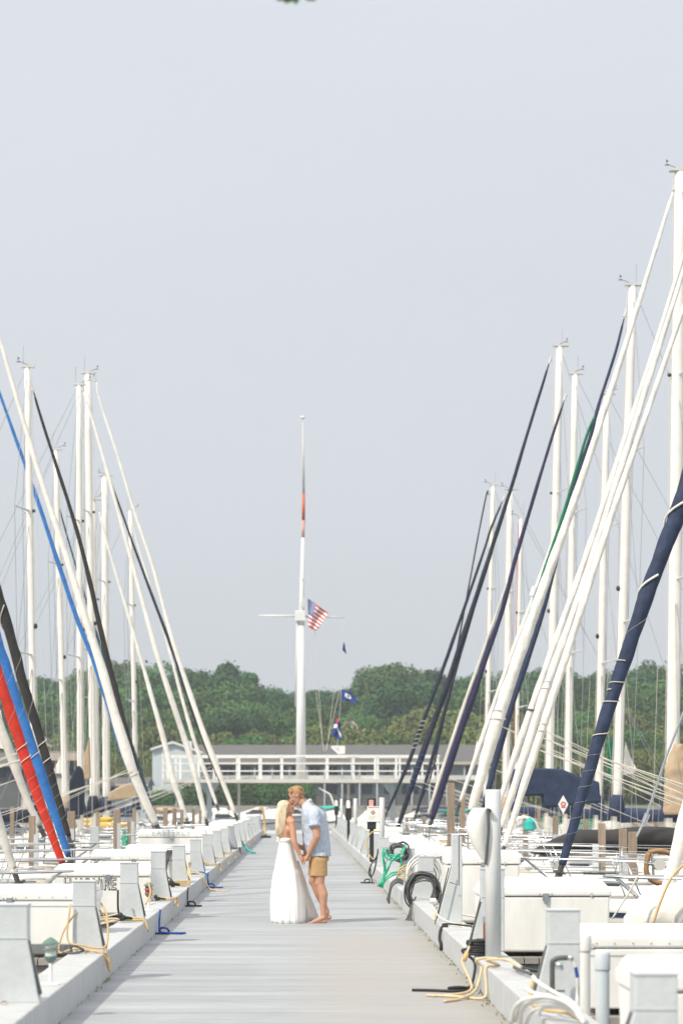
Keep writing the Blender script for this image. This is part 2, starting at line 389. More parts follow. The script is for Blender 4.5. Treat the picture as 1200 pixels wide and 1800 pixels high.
# ---------------------------------------------------------------- dock boxes
def lettering(txt, x, y, z, size, parent, m, offset=0.0):
    c = bpy.data.curves.new('lettering', 'FONT'); c.body = txt; c.size = size; c.extrude = .002; c.offset = offset; c.space_character = 1.12
    c.materials.append(M[m]); o = bpy.data.objects.new('lettering', c)
    dg = bpy.context.evaluated_depsgraph_get(); COL.objects.link(o); dg.update()
    me = bpy.data.meshes.new_from_object(o.evaluated_get(dg)); COL.objects.unlink(o); bpy.data.objects.remove(o)
    q = bpy.data.objects.new('lettering', me); COL.objects.link(q); q.parent = parent; p = ORG[parent.name]; ORG[q.name] = p
    q.location = Vector((x, y, z))-p; q.rotation_euler = (R(90), 0, 0); return q
def dock_box(x0, L, Y, top, label, side, style=0, depth=.62, z0=.02, hull='box_white', grp=True):
    if side < 0: xa, xb = x0-L, x0
    else: xa, xb = x0, x0+L
    t = thing('dock_box', ((xa+xb)/2, Y+depth/2, z0), label, 'dock box', ('white dock boxes on the left' if side < 0 else 'white dock boxes on the right') if grp else None)
    h = top-z0; lid = min(.17, h*.24)
    b = MB(); b.box(xa+.03, xb-.03, Y+.02, Y+depth-.02, z0+.03, top-lid, -.015, -.008)
    if style == 2:
        b.box(xa+.12, xb-.12, Y+.005, Y+.03, top-lid-.06, top-lid-.004)
    b.build('body', hull, t, bevel=.02)
    for q in (xa+.12, xb-.22): b = MB(); b.box(q, q+.1, Y+.05, Y+depth-.05, z0-.02, z0+.03); b.build('skid', 'wood', t)
    b = MB(); b.box(xa+.028, xb-.028, Y+.012, Y+depth-.012, top-lid-.006, top-lid-.0005); b.build('seal', 'cord_grey', t)
    for q in (xa+.2, xb-.2): b = MB(); b.box(q-.012, q+.012, Y-.004, Y-.0008, top-lid-.0, top-lid+.035); b.build('hinge_screw', 'alloy_dull', t)
    b = MB()
    if style == 1:   # chamfered lid
        b.box(xa, xb, Y, Y+depth, top-lid, top-lid*.62); b.box(xa+.004, xb-.004, Y+.004, Y+depth-.004, top-lid*.62+.001, top, .09, .12)
    else:
        b.box(xa, xb, Y, Y+depth, top-lid, top-lid*.42); b.box(xa+.006, xb-.006, Y+.006, Y+depth-.006, top-lid*.42+.001, top, .035, .07)
    b.build('lid', hull, t, bevel=.018)
    lt = MB(); xm = (xa+xb)/2
    lt.box(xm-.03, xm+.03, Y-.012, Y-.001, top-lid-.045, top-lid+.03); lt.box(xm-.017, xm+.017, Y-.02, Y-.012, top-lid-.07, top-lid+.005)
    for q in (-.06, .06): lt.box(xm+q-.005, xm+q+.005, Y-.006, Y-.0005, top-lid+.02, top-lid+.03)
    lt.build('latch', 'steel', t)
    if style == 2:
        d = MB()
        k = xa+.1
        while k < xb-.05: d.ell((k, Y-.004, top-lid*.75), .006, .005, .006, 6, 4); k += .13
        d.build('rivet_row', 'wire', t)
    return t
LX = DL-KW-.02
dock_box(LX, 1.7, 22.2, .705, 'white dock box with yellowed lid rim, nearest whole box on the left', -1, 2, .7, z0=.10)
hb = dock_box(LX+.21, 1.50, 29.9, .70, 'white dock box lettered HAYWIRE in outlined capitals', -1, 1, .65)
lettering('HAYWiRE', -3.11, 29.9+.010, .37, .21, hb, 'black', .007).scale.x = .70
lettering('HAYWiRE', -3.11, 29.9+.004, .37, .21, hb, 'box_white', -.004).scale.x = .70
dock_box(LX+.02, 1.35, 36, .76, 'white dock box with a row of rivets, just beyond the lettered box', -1, 2)
dock_box(LX, 1.25, 42, .72, 'white dock box with streaked dirty lid rim, left side', -1, 0)
eb = dock_box(LX, 1.45, 48, .93, 'tall white dock box with small grey capital letters on its lid', -1, 0, .7)
lettering('EASTERLY', LX-1.15, 48-.004, .80, .17, eb, 'grey_paint')
for k, Y in enumerate(LBX[6:]):
    dock_box(LX, random.choice((1.2, 1.35, 1.1)), Y, .72+random.uniform(-.05, .12), 'white dock box on the left, %s beyond the one with grey letters' % ('first' if k == 0 else ORD[k]), -1, random.choice((0, 1)))
RX = DR+KW+.03
dock_box(RX-.02, 1.3, 22.4, .765, 'large white dock box with chamfered lid beside the tall pipe post', 1, 1, .8, z0=.02)
dock_box(RX+.1, 2.0, 16.25, .63, 'long white dock box with riveted lid at the right edge, behind the two pipe stubs', 1, 2, .7, z0=.02)
nb = dock_box(RX-.04, 1.6, 12, .69, 'nearest white dock box at the lower right corner, moulded corner column', 1, 0, .6, z0=.02)
b = MB(); b.box(RX+.02, RX+.16, 11.94, 11.99, .04, .50, .02, 0); b.build('corner_rib', 'box_white', nb, bevel=.02)
dock_box(RX, .93, 28, .92, 'white dock box with thick rounded lid behind the hanging white shell', 1, 0, .7)
dock_box(RX, .9, 36, .80, 'white dock box behind the green hose, right side', 1, 0)
dock_box(RX, .8, 42, .78, 'white dock box just before the post with the white notice', 1, 0)
for k, Y in enumerate(RBX[6:]):
    dock_box(RX, random.choice((.9, 1.0, 1.2)), Y, .72+random.uniform(-.05, .1), 'white dock box on the right, %s beyond the white notice' % ('first' if k == 0 else ORD[k]), 1, random.choice((0, 1)))
# ---------------------------------------------------------------- pipe posts
def pipe(px, Y, zt, label, r=.065, cap=False, m='paint', X=None, zb=KH, capm='grey_paint'):
    x = (px-VX)*Y/F if X is None else X
    t = thing('pipe_post', (x, Y, zb), label, 'pipe post'); b = MB()
    b.lathe([(r, zb), (r, zt-.01), (r*.93, zt)], (x, Y, 0), 24); b.build('pipe', m, t, smooth=False)
    if cap:
        b = MB(); b.lathe([(r*1.09, zt-.11), (r*1.12, zt-.1), (r*1.12, zt-.012), (r, zt+.004)], (x, Y, 0), 24); b.build('cap', capm, t)
    for p in t.children[0].data.polygons: p.use_smooth = len(p.vertices) == 4
    return t
pipe(866, 18.9, 1.63, 'tall pale grey pipe post standing on the right kerb in the foreground', .066)
pipe(1025, 14.9, .66, 'short white capped pipe stub in front of the long dock box, left of a pair', .045, True, 'box_white', zb=0, capm='box_white')
pipe(1058, 13.8, .62, 'short grey capped pipe stub in front of the long dock box, right of a pair', .043, True, 'siding', zb=0, capm='siding')
def powerpost(px, Y, label, sign):
    x = DR+KW*.85 if px is None else (px-VX)*Y/F
    pipe(px, Y, 1.6, label[0], .058, X=x)
    t = thing('power_pedestal', (x-.26, Y+.05, KH), label[1], 'power pedestal')
    b = MB(); b.box(x-.31, x-.12, Y, Y+.12, .93, 1.585); b.box(x-.26, x-.17, Y+.03, Y+.09, KH, .93); b.build('housing', 'black', t, bevel=.01)
    b = MB(); b.box(x-.275, x-.175, Y-.018, Y-.001, 1.40, 1.55); b.build('meter', 'pole_pink' if sign else 'box_white', t, bevel=.01)
    if sign:
        s = thing('notice_sign', (x-.17, Y-.03, 1.1), 'white notice with a red heading and a round emblem on the post', 'sign')
        b = MB(); b.box(x-.315, x-.05, Y-.04, Y-.022, 1.09, 1.42); b.build('panel', 'box_white', s, bevel=.004)
        b = MB()
        for q in range(6): b.box(x-.285+q*.037, x-.258+q*.037, Y-.043, Y-.0405, 1.385, 1.403)
        b.build('heading', 'flag_red', s)
        b = MB(); b.prism([(x-.19, 1.235), (x-.14, 1.285), (x-.19, 1.335), (x-.24, 1.285)], Y-.043, Y-.0405); b.build('emblem', 'cord_grey', s)
        b = MB(); b.lathe([(.001, 0), (.026, 0), (.026, .002), (.001, .002)], (0, 0, 0), 16)
        b.v = [Vector((x-.19+p.x, Y-.046+p.z, 1.285+p.y)) for p in b.v]; b.build('emblem_disc', 'pole_pink', s)
        b = MB()
        for q in range(3): b.box(x-.28, x-.10-.03*q, Y-.043, Y-.0405, 1.195-q*.025, 1.201-q*.025)
        b.build('text_line', 'sail_grey', s)
    else:
        b = MB(); b.box(x-.29, x-.16, Y-.03, Y-.019, 1.3, 1.5); b.build('notice', 'box_white', t, bevel=.004)
powerpost(671, 48, ('pale grey pipe post beside the white notice', 'black power pedestal behind the white notice'), True)
powerpost(624.5, 71, ('pale grey pipe post beyond the white notice', 'black power pedestal beside the middle pipe post'), False)
powerpost(600, 97, ('farthest pale grey pipe post on the right kerb', 'farthest black power pedestal, near the dock end'), False)
# white curved shell on the post
t = thing('shell_fender', at(842, 1515, 18.8), 'white curved shell fender hanging beside the tall pipe post', 'fender')
b = MB(); rings = []
for k in range(21):
    u = k/20; py = lerp(1420, 1522, u); prof = math.sin(math.pi*min(1, (u*.93+.07))**.62)**.75
    xl = 857-38*max(prof, .03); Yc = 18.85
    c = at((xl+857)/2, py, Yc); hw = (857-xl)/2*Yc/F; rings.append([c+Vector((hw*math.cos(a), .11*max(prof, .05)*math.sin(a), 0)) for a in [2*math.pi*j/20 for j in range(20)]])
b.loft(rings); b.build('shell', 'box_white', t, smooth=True)
b = MB(); b.tube([at(857, 1421, 18.7), at(858, 1460, 18.7), at(853, 1520, 18.7)], .012, 8); b.build('edge_strip', 'cord_grey', t)
b = MB(); b.box(*[at(855, 0, 18.8).x, at(862, 0, 18.8).x], 18.78, 18.9, at(0, 1428, 18.8).z, at(0, 1422, 18.8).z); 
b.build('bracket', 'black', t)
# riser pipe, rust bracket and black hose coil next to the tall post
t = thing('water_riser', at(853, 1660, 19.3), 'rusty water riser with tap behind the tall pipe post', 'water pipe')
b = MB(); b.tube([at(851.5, 1658, 19.2), at(851.5, 1622, 19.2)], .014, 8); b.box(at(838, 0, 19.2).x, at(852, 0, 19.2).x, 19.15, 19.25, at(0, 1656, 19.2).z, at(0, 1650, 19.2).z); b.build('riser', 'rust', t)
b = MB(); b.tube([at(852, 1622, 19.2), at(852, 1611, 19.2)], .02, 8); b.ell(at(853, 1610, 19.2), .02, .02, .02, 8, 6); b.build('tap', 'steel', t)
b = MB()
for k in range(6):
    pts = [Vector((at(843, 0, 19).x+.10*math.cos(a+k)+random.uniform(-.01, .01), 19.0+.07*math.sin(a+k), KH+.02+k*.021+random.uniform(-.004, .004))) for a in [2*math.pi*j/12 for j in range(13)]]
    b.rope(pts, .013, 6, 3)
b.build('rope_coil', 'cord_black', label='black rope coil at the foot of the tall pipe post', cat='rope', smooth=True)
# ---------------------------------------------------------------- green path lamps
def lamp(x, Y, label, red=False):
    t = thing('dock_lamp', (x, Y, KH), label, 'lamp', 'green tiered lamps on the left kerb'); z = KH
    b = MB(); b.lathe([(.075, z), (.07, z+.008), (.03, z+.012)], (x, Y, 0)); b.build('foot', 'paint', t)
    b = MB(); b.lathe([(.014, z+.01), (.014, z+.17)], (x, Y, 0)); b.build('stem', 'paint', t)
    b = MB(); b.lathe([(.014, z+.15), (.03, z+.165), (.047, z+.19), (.047, z+.20), (.02, z+.202)], (x, Y, 0)); b.build('cup', 'lamp_green', t)
    b = MB(); b.lathe([(.040, z+.20), (.040, z+.29)], (x, Y, 0)); b.build('lens', 'red_box' if red else 'glass_clear', t)
    b = MB(); b.lathe([(.058, z+.24), (.058, z+.244), (.041, z+.256), (.041, z+.258)], (x, Y, 0)); b.build('lamp_shade', 'lamp_green', t)
    b = MB(); b.lathe([(.062, z+.286), (.062, z+.290), (.045, z+.306), (.02, z+.325), (.003, z+.333)], (x, Y, 0)); b.build('lamp_shade', 'lamp_green', t)
lamp(-1.765, 16.1, 'green tiered lamp on a white stem on the left kerb, nearest the camera')
lamp(-1.80, 27, 'green tiered lamp with a red lens beyond the third left post', True)
b = MB(); x, y = at(9, 1768, 14.5).x, 14.45
b.add([(x-.03, y, KH+.005), (x, y-.02, KH+.03), (x+.03, y, KH+.006), (x+.01, y+.03, KH+.025), (x-.015, y+.02, KH+.012)], [(0, 1, 3, 4), (1, 2, 3)])
b.build('dead_leaf', 'orange_leaf', label='curled orange leaf lying at the foot of the nearest left post', cat='leaf')
# ---------------------------------------------------------------- elevated deck with flagpole at the dock end
FY = 122
def z_(py, Y): return EYE-(py-VY)*Y/F
def x_(px, Y): return (px-VX)*Y/F
t = thing('viewing_deck', (x_(530, FY), FY, -1.2), 'raised white viewing deck with board railings across the dock end', 'viewing deck')
zd = z_(1372, FY); xa, xb = x_(288, FY), x_(769, FY)
b = MB(); b.box(xa, xb, FY-1.6, FY+3, zd-.13, zd+.06); b.build('floor_frame', 'deck_edge', t)
zt = z_(1328, FY)
for (yy, nm) in ((FY-1.55, 0), (FY+2.9, 1)):
    posts = [290, 312, 345, 378, 418, 457, 495, 575, 578+42, 662, 700, 739, 766]
    for p in posts:
        b = MB(); b.box(x_(p, FY)-.055, x_(p, FY)+.055, yy-.05, yy+.05, zd+.06, zt-.01); b.build('railing_post', 'trim', t)
    for q, h in (((0, .10), (.42, .065), (.82, .065)) if nm == 0 else ((0, .08),)):
        b = MB(); b.box(xa-.02, xb+.02, yy-.078, yy-.052, zt-q-h, zt-q); b.build('rail', 'trim', t)
for p, gus in ((368, True), (690, True), (420, False), (612, False)):
    x = x_(p, FY); r = .13 if gus else .07
    b = MB(); b.box(x-r, x+r, FY-r, FY+r, -2.2, zd-.13); b.build('support_post', 'siding' if gus else 'deck_edge', t)
    if gus:
        b = MB(); b.prism([(x-.6, zd-.135), (x+.6, zd-.135), (x+.14, zd-.75), (x-.14, zd-.75)], FY-.05, FY+.05); b.build('gusset', 'siding', t)
b = MB()
b.tube([(x_(560, FY), FY-1.3, zd-.4), (x_(580, FY), FY-1.3, zd-.75), (x_(590, FY), FY-1.3, zd-1.6)], .05, 8)
b.build('handrail', 'trim', t)
# floating platform beneath
b = MB(); b.box(-4.2, 4.5, DEND+2, 126, -.8, -.05); b.build('dock_platform', 'kerb', kind='structure')
# flagpole
fp = thing('flagpole', (x_(529, FY), FY, zd), 'tall white mast-like flagpole with orange band and crossarm on the raised deck', 'flagpole')
def fpt(px, py): return Vector((x_(px, FY), FY, z_(py, FY)))
b = MB(); b.tube([fpt(528.5, 1372), fpt(529, 1240), fpt(529.6, 1100)], [.26, .24, .17], 16); b.tube([fpt(529.6, 1100), fpt(530.5, 1050), fpt(532.5, 945)], [.17, .13, .085], 12); b.build('lower_mast', 'paint', fp, smooth=True)
b = MB(); b.tube([fpt(532.5, 945), fpt(533.2, 914)], [.082, .075], 12); b.build('faded_band', 'pole_pink', fp, smooth=True)
b = MB(); b.tube([fpt(533.2, 914), fpt(533.6, 868)], [.085, .08], 12); b.build('orange_band', 'pole_orange', fp, smooth=True)
b = MB(); b.tube([fpt(533.6, 868), fpt(532.3, 741)], [.07, .028], 10); b.build('topmast', 'alloy_dull', fp, smooth=True)
b = MB(); b.ell(fpt(531.5, 734), .13, .11, .09); b.build('finial', 'paint', fp, smooth=True)
b = MB(); b.tube([fpt(455, 1082), fpt(529, 1083)], [.04, .06], 10); b.tube([fpt(529, 1083), fpt(606, 1085.5)], [.06, .03], 10); b.build('crossarm', 'paint', fp, smooth=True)
b = MB(); b.box(fpt(527, 0).x-.26, fpt(527, 0).x+.3, FY-.3, FY-.1, fpt(0, 1092).z, fpt(0, 1074).z); b.build('arm_clamp', 'paint', fp, bevel=.03)
b = MB(); b.tube([fpt(523, 1092), fpt(520, 1242)], [.07, .07], 8); b.build('spare_spar', 'alloy_dull', fp, smooth=True)
b = MB(); b.box(fpt(531, 0).x, fpt(535, 0).x, FY-.14, FY-.05, fpt(0, 1068).z, fpt(0, 1052).z); b.box(fpt(530, 0).x, fpt(535, 0).x, FY-.14, FY-.05, fpt(0, 1020).z, fpt(0, 1016).z); b.build('cleat_box', 'alloy_dull', fp)
b = MB()
for a, c in (((536, 915), (549, 1058)), ((546, 1105), (550, 1195)), ((553, 1110), (567, 1310)), ((605, 1087), (603, 1130)), ((603, 1150), (600, 1200)), ((600, 1200), (572, 1320)), ((587, 1215), (574, 1318)), ((555, 1215), (569, 1320)), ((601, 1195), (592, 1322))):
    b.tube([fpt(*a), fpt(*c)], .011, 4)
b.build('halyard', 'rope', fp)
def flag(name, corners, stripes, label, ripple=.06, parent=None, emblem=None, base='flag_blue'):
    # corners px: hoist top, fly top, fly bottom, hoist bottom
    A, B, C_, D = [fpt(*c) for c in corners]; nu, nv = 26, 26; b = MB(); vs = []; fs = []
    for j in range(nv+1):
        for i in range(nu+1):
            u, v = i/nu, j/nv; p = A*(1-u)*(1-v)+B*u*(1-v)+C_*u*v+D*(1-u)*v
            p = p+Vector((math.sin(v*7+u*3)*ripple*.6*u, -.3+math.sin(u*9+v*3.5)*ripple*2*min(1, u*3), math.sin(u*8+v*5)*ripple*.5*u)); vs.append(p)
    mi = []
    for j in range(nv):
        for i in range(nu):
            a = j*(nu+1)+i; fs.append((a, a+1, a+nu+2, a+nu+1)); u = (i+.5)/nu; v = (j+.5)/nv
            if stripes == 'us':
                if u < .40 and v < 7/13:
                    mi.append(2 if (i % 2 == 0 and j % 2 == 1 and 0 < i < 10 and 0 < j < 13) else 1)
                else: mi.append(0 if (j//2) % 2 == 0 else 2)
            elif stripes == 'disc': mi.append(2 if ((u-.48)**2+(v-.5)**2*.55 < .045 and not ((u-.52)**2+(v-.5)**2 < .006)) else 1)
            elif stripes == 'swirl': mi.append(2 if abs(v-.35-.5*abs(u-.4)) < .10 else (0 if (v < .25 and u < .4) else 1))
            else: mi.append(1)
    k = len(b.v); b.add(vs, fs); b.mi = mi
    return b.build(name, ['flag_red', 'flag_blue', 'flag_white'], label=label, cat='flag', smooth=True)
flag('flag', [(541, 1053), (577, 1079), (555, 1110), (542, 1103)], 'us', 'red and white striped national flag with blue canton, flying at half mast', .05)
flag('flag', [(603.5, 1129), (606, 1135), (608.5, 1151), (601, 1143)], '', 'small dark blue pennant hanging below the crossarm', .02)
flag('flag', [(600, 1212), (616, 1217), (631, 1236), (599.5, 1231)], 'disc', 'blue flag with a round white emblem on the sloping halyard', .03)
flag('flag', [(590, 1260), (599, 1275), (598, 1304), (583, 1290)], 'swirl', 'blue and white flag drooping just above the railing', .04)
t = thing('lantern_board', fpt(594, 1325), 'small white angular board on the raised deck below the flags', 'board')
b = MB(); b.prism([(x_(581, FY), z_(1314, FY)), (x_(583, FY), z_(1311, FY)), (x_(606, FY), z_(1311, FY)), (x_(606, FY), z_(1325, FY)), (x_(594, FY), z_(1326, FY))], FY-.3, FY-.1)
b.build('board', 'trim', t)
b = MB(); b.prism([(x_(587, FY), z_(1315.5, FY)), (x_(596, FY), z_(1314, FY)), (x_(596, FY), z_(1321, FY))], FY-.312, FY-.301); b.build('marking', 'siding', t)
# ================================================================ sailboats, bows towards the dock
WZ = -1.0
def sailboat(label, s, Y, stay, sw, cloth, mast, L=None, hull='gel', cover='navy', lash=None, stay2=None, near=False, boomcover=True, sleeve_top=0.96, spread=True, stripe='navy', bare_top=.03, covertop=.45, mcol='alloy', vane=True):
    S0 = at(*stay[0], Y)
    bowx = S0.x-s*.38
    mb, mt, mw = Vector((x_(mast[0], Y), Y, .2)), at(mast[1], mast[2], Y), mast[3]*Y/F/2
    # mast line through its given image points, foot on the cabin roof
    mB = at(mast[0], 1440 if len(mast) < 5 else mast[4], Y); d = (mB-mt); mast_foot = mt+d*((.25-mt.z)/d.z)
    J = abs(mast_foot.x-bowx); L = L or max(8.4, min(13, J*2.75)); Bm = L*.31
    t = thing('sailboat', (bowx+s*L/2, Y, WZ), label, 'sailboat', 'sailboats moored left of the dock' if s < 0 else 'sailboats moored right of the dock')
    def dk(u): return .06-.30*u+.16*u*u              # sheer height
    def hb(u): return Bm/2*min(1, (math.sin(math.pi*min(.5, .5*((u+.004)/.55)**.72)) if u < .55 else 1-.32*((u-.55)/.45)**2))
    def hx(u, z): return bowx+s*(u*L+(max(0, (dk(0)-z))*.55*(1-u)**4))
    b = MB(); rings = []
    for k in range(19):
        u = (k/18)**1.25; w_ = max(hb(u), .02); top = dk(u); rg = []
        for q in (1, .93, .72, .45, .2, 0):
            z = WZ-.25+(top-WZ+.25)*q; ww = w_*(1-.10*(1-q)-.30*(1-q)**3); rg.append(Vector((hx(u, z), Y-ww, z)))
        rg = rg+[Vector((p.x, 2*Y-p.y, p.z)) for p in rg[::-1]]; rings.append(rg)
    b.loft(rings); b.build('hull', hull, t, smooth=True)
    b = MB(); 
    for sg in (-1, 1):
        rr = []
        for k in range(19):
            u = (k/18)**1.25; w_ = max(hb(u), .02)*.992+.006; z0, z1 = dk(u)-.17, dk(u)-.10
            rr.append([Vector((hx(u, z0), Y+sg*w_, z0)), Vector((hx(u, z1), Y+sg*(w_+.004), z1))])
        b.loft(rr, cap=False, closed=False)
    b.build('sheer_stripe', stripe, t)
    b = MB(); rr = []
    for k in range(19):
        u = (k/18)**1.25; w_ = max(hb(u)-.03, .01); z = dk(u)
        rr.append([Vector((hx(u, z), Y-w_-.02, z+.002)), Vector((hx(u, z), Y-w_, z+.035)), Vector((hx(u, z), Y, z+.07)), Vector((hx(u, z), Y+w_, z+.035)), Vector((hx(u, z), Y+w_+.02, z+.002))])
    b.loft(rr, cap=False, closed=False); b.build('deck', 'gel', t, smooth=True)
    # cabin trunk
    b = MB(); rr = []
    for u, h in ((.24, .02), (.29, .20), (.36, .30), (.52, .36), (.66, .40), (.665, .02)):
        w_ = hb(u)*.62; z = dk(u)+.03
        rr.append([Vector((bowx+s*u*L, Y+a*w_*(1-.14*c), z+c*h)) for a, c in ((-1, 0), (-1, .85), (-.8, 1), (0, 1.08), (.8, 1), (1, .85), (1, 0))])
    b.loft(rr, cap=True, closed=True); cb = b.build('cabin', 'gel', t, smooth=False)
    for u in (.38, .47, .57):
        for sg in (-1, 1):
            b = MB(); w_ = hb(u)*.62*.945; z = dk(u)+.19
            b.box(bowx+s*(u*L-.27), bowx+s*(u*L+.27), Y+sg*w_-.02, Y+sg*w_+.02, z, z+.12); b.build('window', 'glass_dark', cb, bevel=.01)
    b = MB()
    for sg in (-1, 1): b.box(bowx+s*.67*L, bowx+s*.93*L, Y+sg*hb(.8)*.62-.06, Y+sg*hb(.8)*.62+.06, dk(.8)+.02, dk(.8)+.26)
    b.build('cockpit_coaming', 'gel', t, bevel=.02)
    # spray hood, hatches, winches
    dz = dk(.66)+.42; hoodm = random.choice(('navy', 'tan_cloth', 'navy_dark', 'sail_grey', 'green_cloth')); b = MB(); rr = []
    for u, h in ((.60, .02), (.63, .42), (.68, .58), (.73, .60)):
        w_ = hb(.66)*.60; rr.append([Vector((bowx+s*u*L, Y+a*w_, dz-.05+h*c)) for a, c in ((-1, 0), (-.97, .6), (-.8, .92), (-.3, 1.03), (.3, 1.03), (.8, .92), (.97, .6), (1, 0))])
    b.loft(rr, cap=False, closed=False); sp_ = b.build('spray_hood', hoodm, t, smooth=True); q_ = sp_.modifiers.new('thickness', 'SOLIDIFY'); q_.thickness = .02
    b = MB(); b.box(bowx+s*.17*L-.22, bowx+s*.17*L+.22, Y-.22, Y+.22, dk(.17)+.06, dk(.17)+.11); b.build('hatch', 'glass_dark', t, bevel=.01)
    for sg in (-1, 1):
        b = MB(); b.lathe([(.07, dk(.75)+.26), (.05, dk(.75)+.32), (.06, dk(.75)+.40), (.02, dk(.75)+.41)], (bowx+s*.75*L, Y+sg*hb(.8)*.62, 0), 12); b.build('winch', 'steel', t, smooth=True)
    b = MB(); rr_ = [Vector((bowx+s*(.06*L+.12*math.cos(a*1.0)*(1+.04*a)), Y-.25+.1*math.sin(a), dk(.05)+.09+a*.004)) for a in [k*.6 for k in range(34)]]; b.tube(rr_, .012, 5); b.build('coiled_line', random.choice(('rope', 'rope_blue', 'cord_tan')), t)
    # mast
    n = 14
    b = MB(); pts = [mast_foot.lerp(mt, k/8) for k in range(9)]; b.tube(pts, [mw*(1 if k < 7 else (1-.08*(k-6))) for k in range(9)], n, flat=.8); m_ = b.build('mast', mcol, t, smooth=True)
    H = (mt-mast_foot).length; ax = (mt-mast_foot).normalized(); back = Vector((s, 0, 0))
    b = MB(); b.box(mt.x-mw*1.7, mt.x+mw*2.3, Y-mw*.7, Y+mw*.7, mt.z-.02, mt.z+.05); b.build('masthead', 'alloy_dull', m_)
    if vane:
        b = MB(); q = mt+Vector((-s*.05, 0, .05)); e = q+Vector((-s*.30, 0, .12)) if random.random() < .6 else q+Vector((s*.30, 0, .12))
        b.tube([q, e], .008, 5); b.tube([e, e+Vector((0, 0, .12))], .006, 5); b.tube([e+Vector((-.05, 0, -.03)), e+Vector((.06, 0, -.035))], .009, 5)
        b.add([e+Vector((0, 0, .04)), e+Vector((.06, 0, .07)), e+Vector((0, 0, .10))], [(0, 1, 2)]); b.build('wind_vane', 'black', m_)
        b = MB(); q = mt+Vector((s*.1, 0, .05)); b.tube([q, q+Vector((0, 0, .55))], .006, 4); b.build('antenna', 'wire', m_)
    b = MB(); q = mast_foot+ax*H*.46; b.ell(q+Vector((-s*mw*1.2, -.02, 0)), .06, .06, .08, 8, 6); b.build('steaming_light', 'black', m_); b = MB(); b.ell(mast_foot+ax*H*.70+Vector((-s*mw*1.3, -.02, 0)), .05, .05, .05, 8, 6)
    b.build('steaming_light', 'black', m_)
    tips = []
    if spread:
        for f_ in (.40, .70):
            b = MB(); q = mast_foot+ax*H*f_; tt = []
            for sg in (-1, 1):
                e = q+Vector((s*.30, sg*Bm*.30, .04)); b.tube([q, e], [.035, .018], 6); tt.append(e)
            b.build('spreader', 'alloy_dull', m_); tips.append(tt)
    wr = .0045+Y*.00005
    for i, sg in enumerate((-1, 1)):
        ch = Vector((mast_foot.x+s*.15, Y+sg*hb(.42)*.95, dk(.42)+.05)); b = MB()
        if tips:
            b.tube([ch, tips[0][i], tips[1][i], mt-ax*.1], wr, 4)
            b.tube([ch+Vector((-s*.25, 0, 0)), mast_foot+ax*H*.39], wr, 4); b.tube([ch+Vector((s*.3, 0, 0)), mast_foot+ax*H*.39], wr, 4)
            b.tube([tips[0][i], mast_foot+ax*H*.69], wr, 4)
        else: b.tube([ch, mt-ax*.1], wr, 4)
        b.build('shroud', 'wire', t)
    b = MB(); b.tube([Vector((bowx+s*L*.99, Y, dk(1)+.05)), mt], wr, 4); b.build('backstay', 'wire', t)
    # halyards lying against the mast
    b = MB(); b.tube([mast_foot+Vector((-s*(mw+.03), -.05, .3)), mt+Vector((-s*(mw+.02), -.03, -.2))], .006+Y*.00003, 4)
    b.tube([mast_foot+Vector((-s*(mw+.34), -.1, .2)), mt+Vector((-s*(mw+.02), .03, -.3))], .005, 4); b.build('halyard', 'flag_red' if random.random() < .12 else 'rope', t)
    # boom with stacked mainsail under its cover
    g = mast_foot+ax*(.75); be = g+Vector((s*L*.37, 0, .12))
    b = MB(); b.tube([g, be], .055, 10); bo = b.build('boom', 'alloy', t, smooth=True)
    if boomcover:
        b = MB(); rr = []
        for k in range(15):
            u = k/14; c = g.lerp(be, u)+Vector((0, 0, -.05)); hgt = lerp(.42, .20, u**.6)+random.uniform(-.015, .015); w_ = lerp(.17, .11, u)
            rr.append([c+Vector((0, w_*math.cos(a), max(-.05, hgt*(.5+.5*math.sin(a)))-.04)) for a in [2*math.pi*j/12 for j in range(12)]])
        b.loft(rr); b.tube([g+Vector((0, 0, .1)), g+ax*covertop*.8+Vector((0, 0, .1)), g+ax*(covertop*1.1+.2)], [.24, mw*1.7, mw*1.25], 12, lobe=.05)
        b.build('sail_cover', cover, bo, smooth=True)
    # pulpit and lifelines
    b = MB(); rh = .60; rt = .014
    def edge(u, sg, h): return Vector((bowx+s*u*L, Y+sg*hb(u)*.94, dk(u)+.04+h))
    top = [edge(.20, -1, rh), edge(.10, -1, rh), edge(.04, -1, rh), Vector((bowx-s*.22, Y-.14, dk(0)+rh+.04)), Vector((bowx-s*.22, Y+.14, dk(0)+rh+.04)), edge(.04, 1, rh), edge(.10, 1, rh), edge(.20, 1, rh)]
    b.tube(spline(top, 4), rt, 8)
    for sg in (-1, 1):
        b.tube([Vector((bowx-s*.18, Y+sg*.13, dk(0)+rh+.04)), edge(.05, sg, 0)], rt*.85, 6)
        b.tube([edge(.10, sg, rh), edge(.12, sg, 0)], rt*.85, 6); b.tube([edge(.20, sg, rh), edge(.20, sg, 0)], rt*.85, 6)
        b.tube([edge(.20, sg, rh*.5), edge(.10, sg, rh*.5), edge(.055, sg, rh*.5)], rt*.8, 6)
    b.build('pulpit', 'steel', t, smooth=True)
    for sg in (-1, 1):
        b = MB(); us = [.20, .34, .50, .66, .82, .97]
        for u in us[1:]: b.tube([edge(u, sg, rh), edge(u, sg, 0)], .011, 6)
        for h in (rh, rh*.5): b.tube([edge(u, sg, h-.01) for u in us], .005, 4)
        b.build('lifeline', 'steel', t)
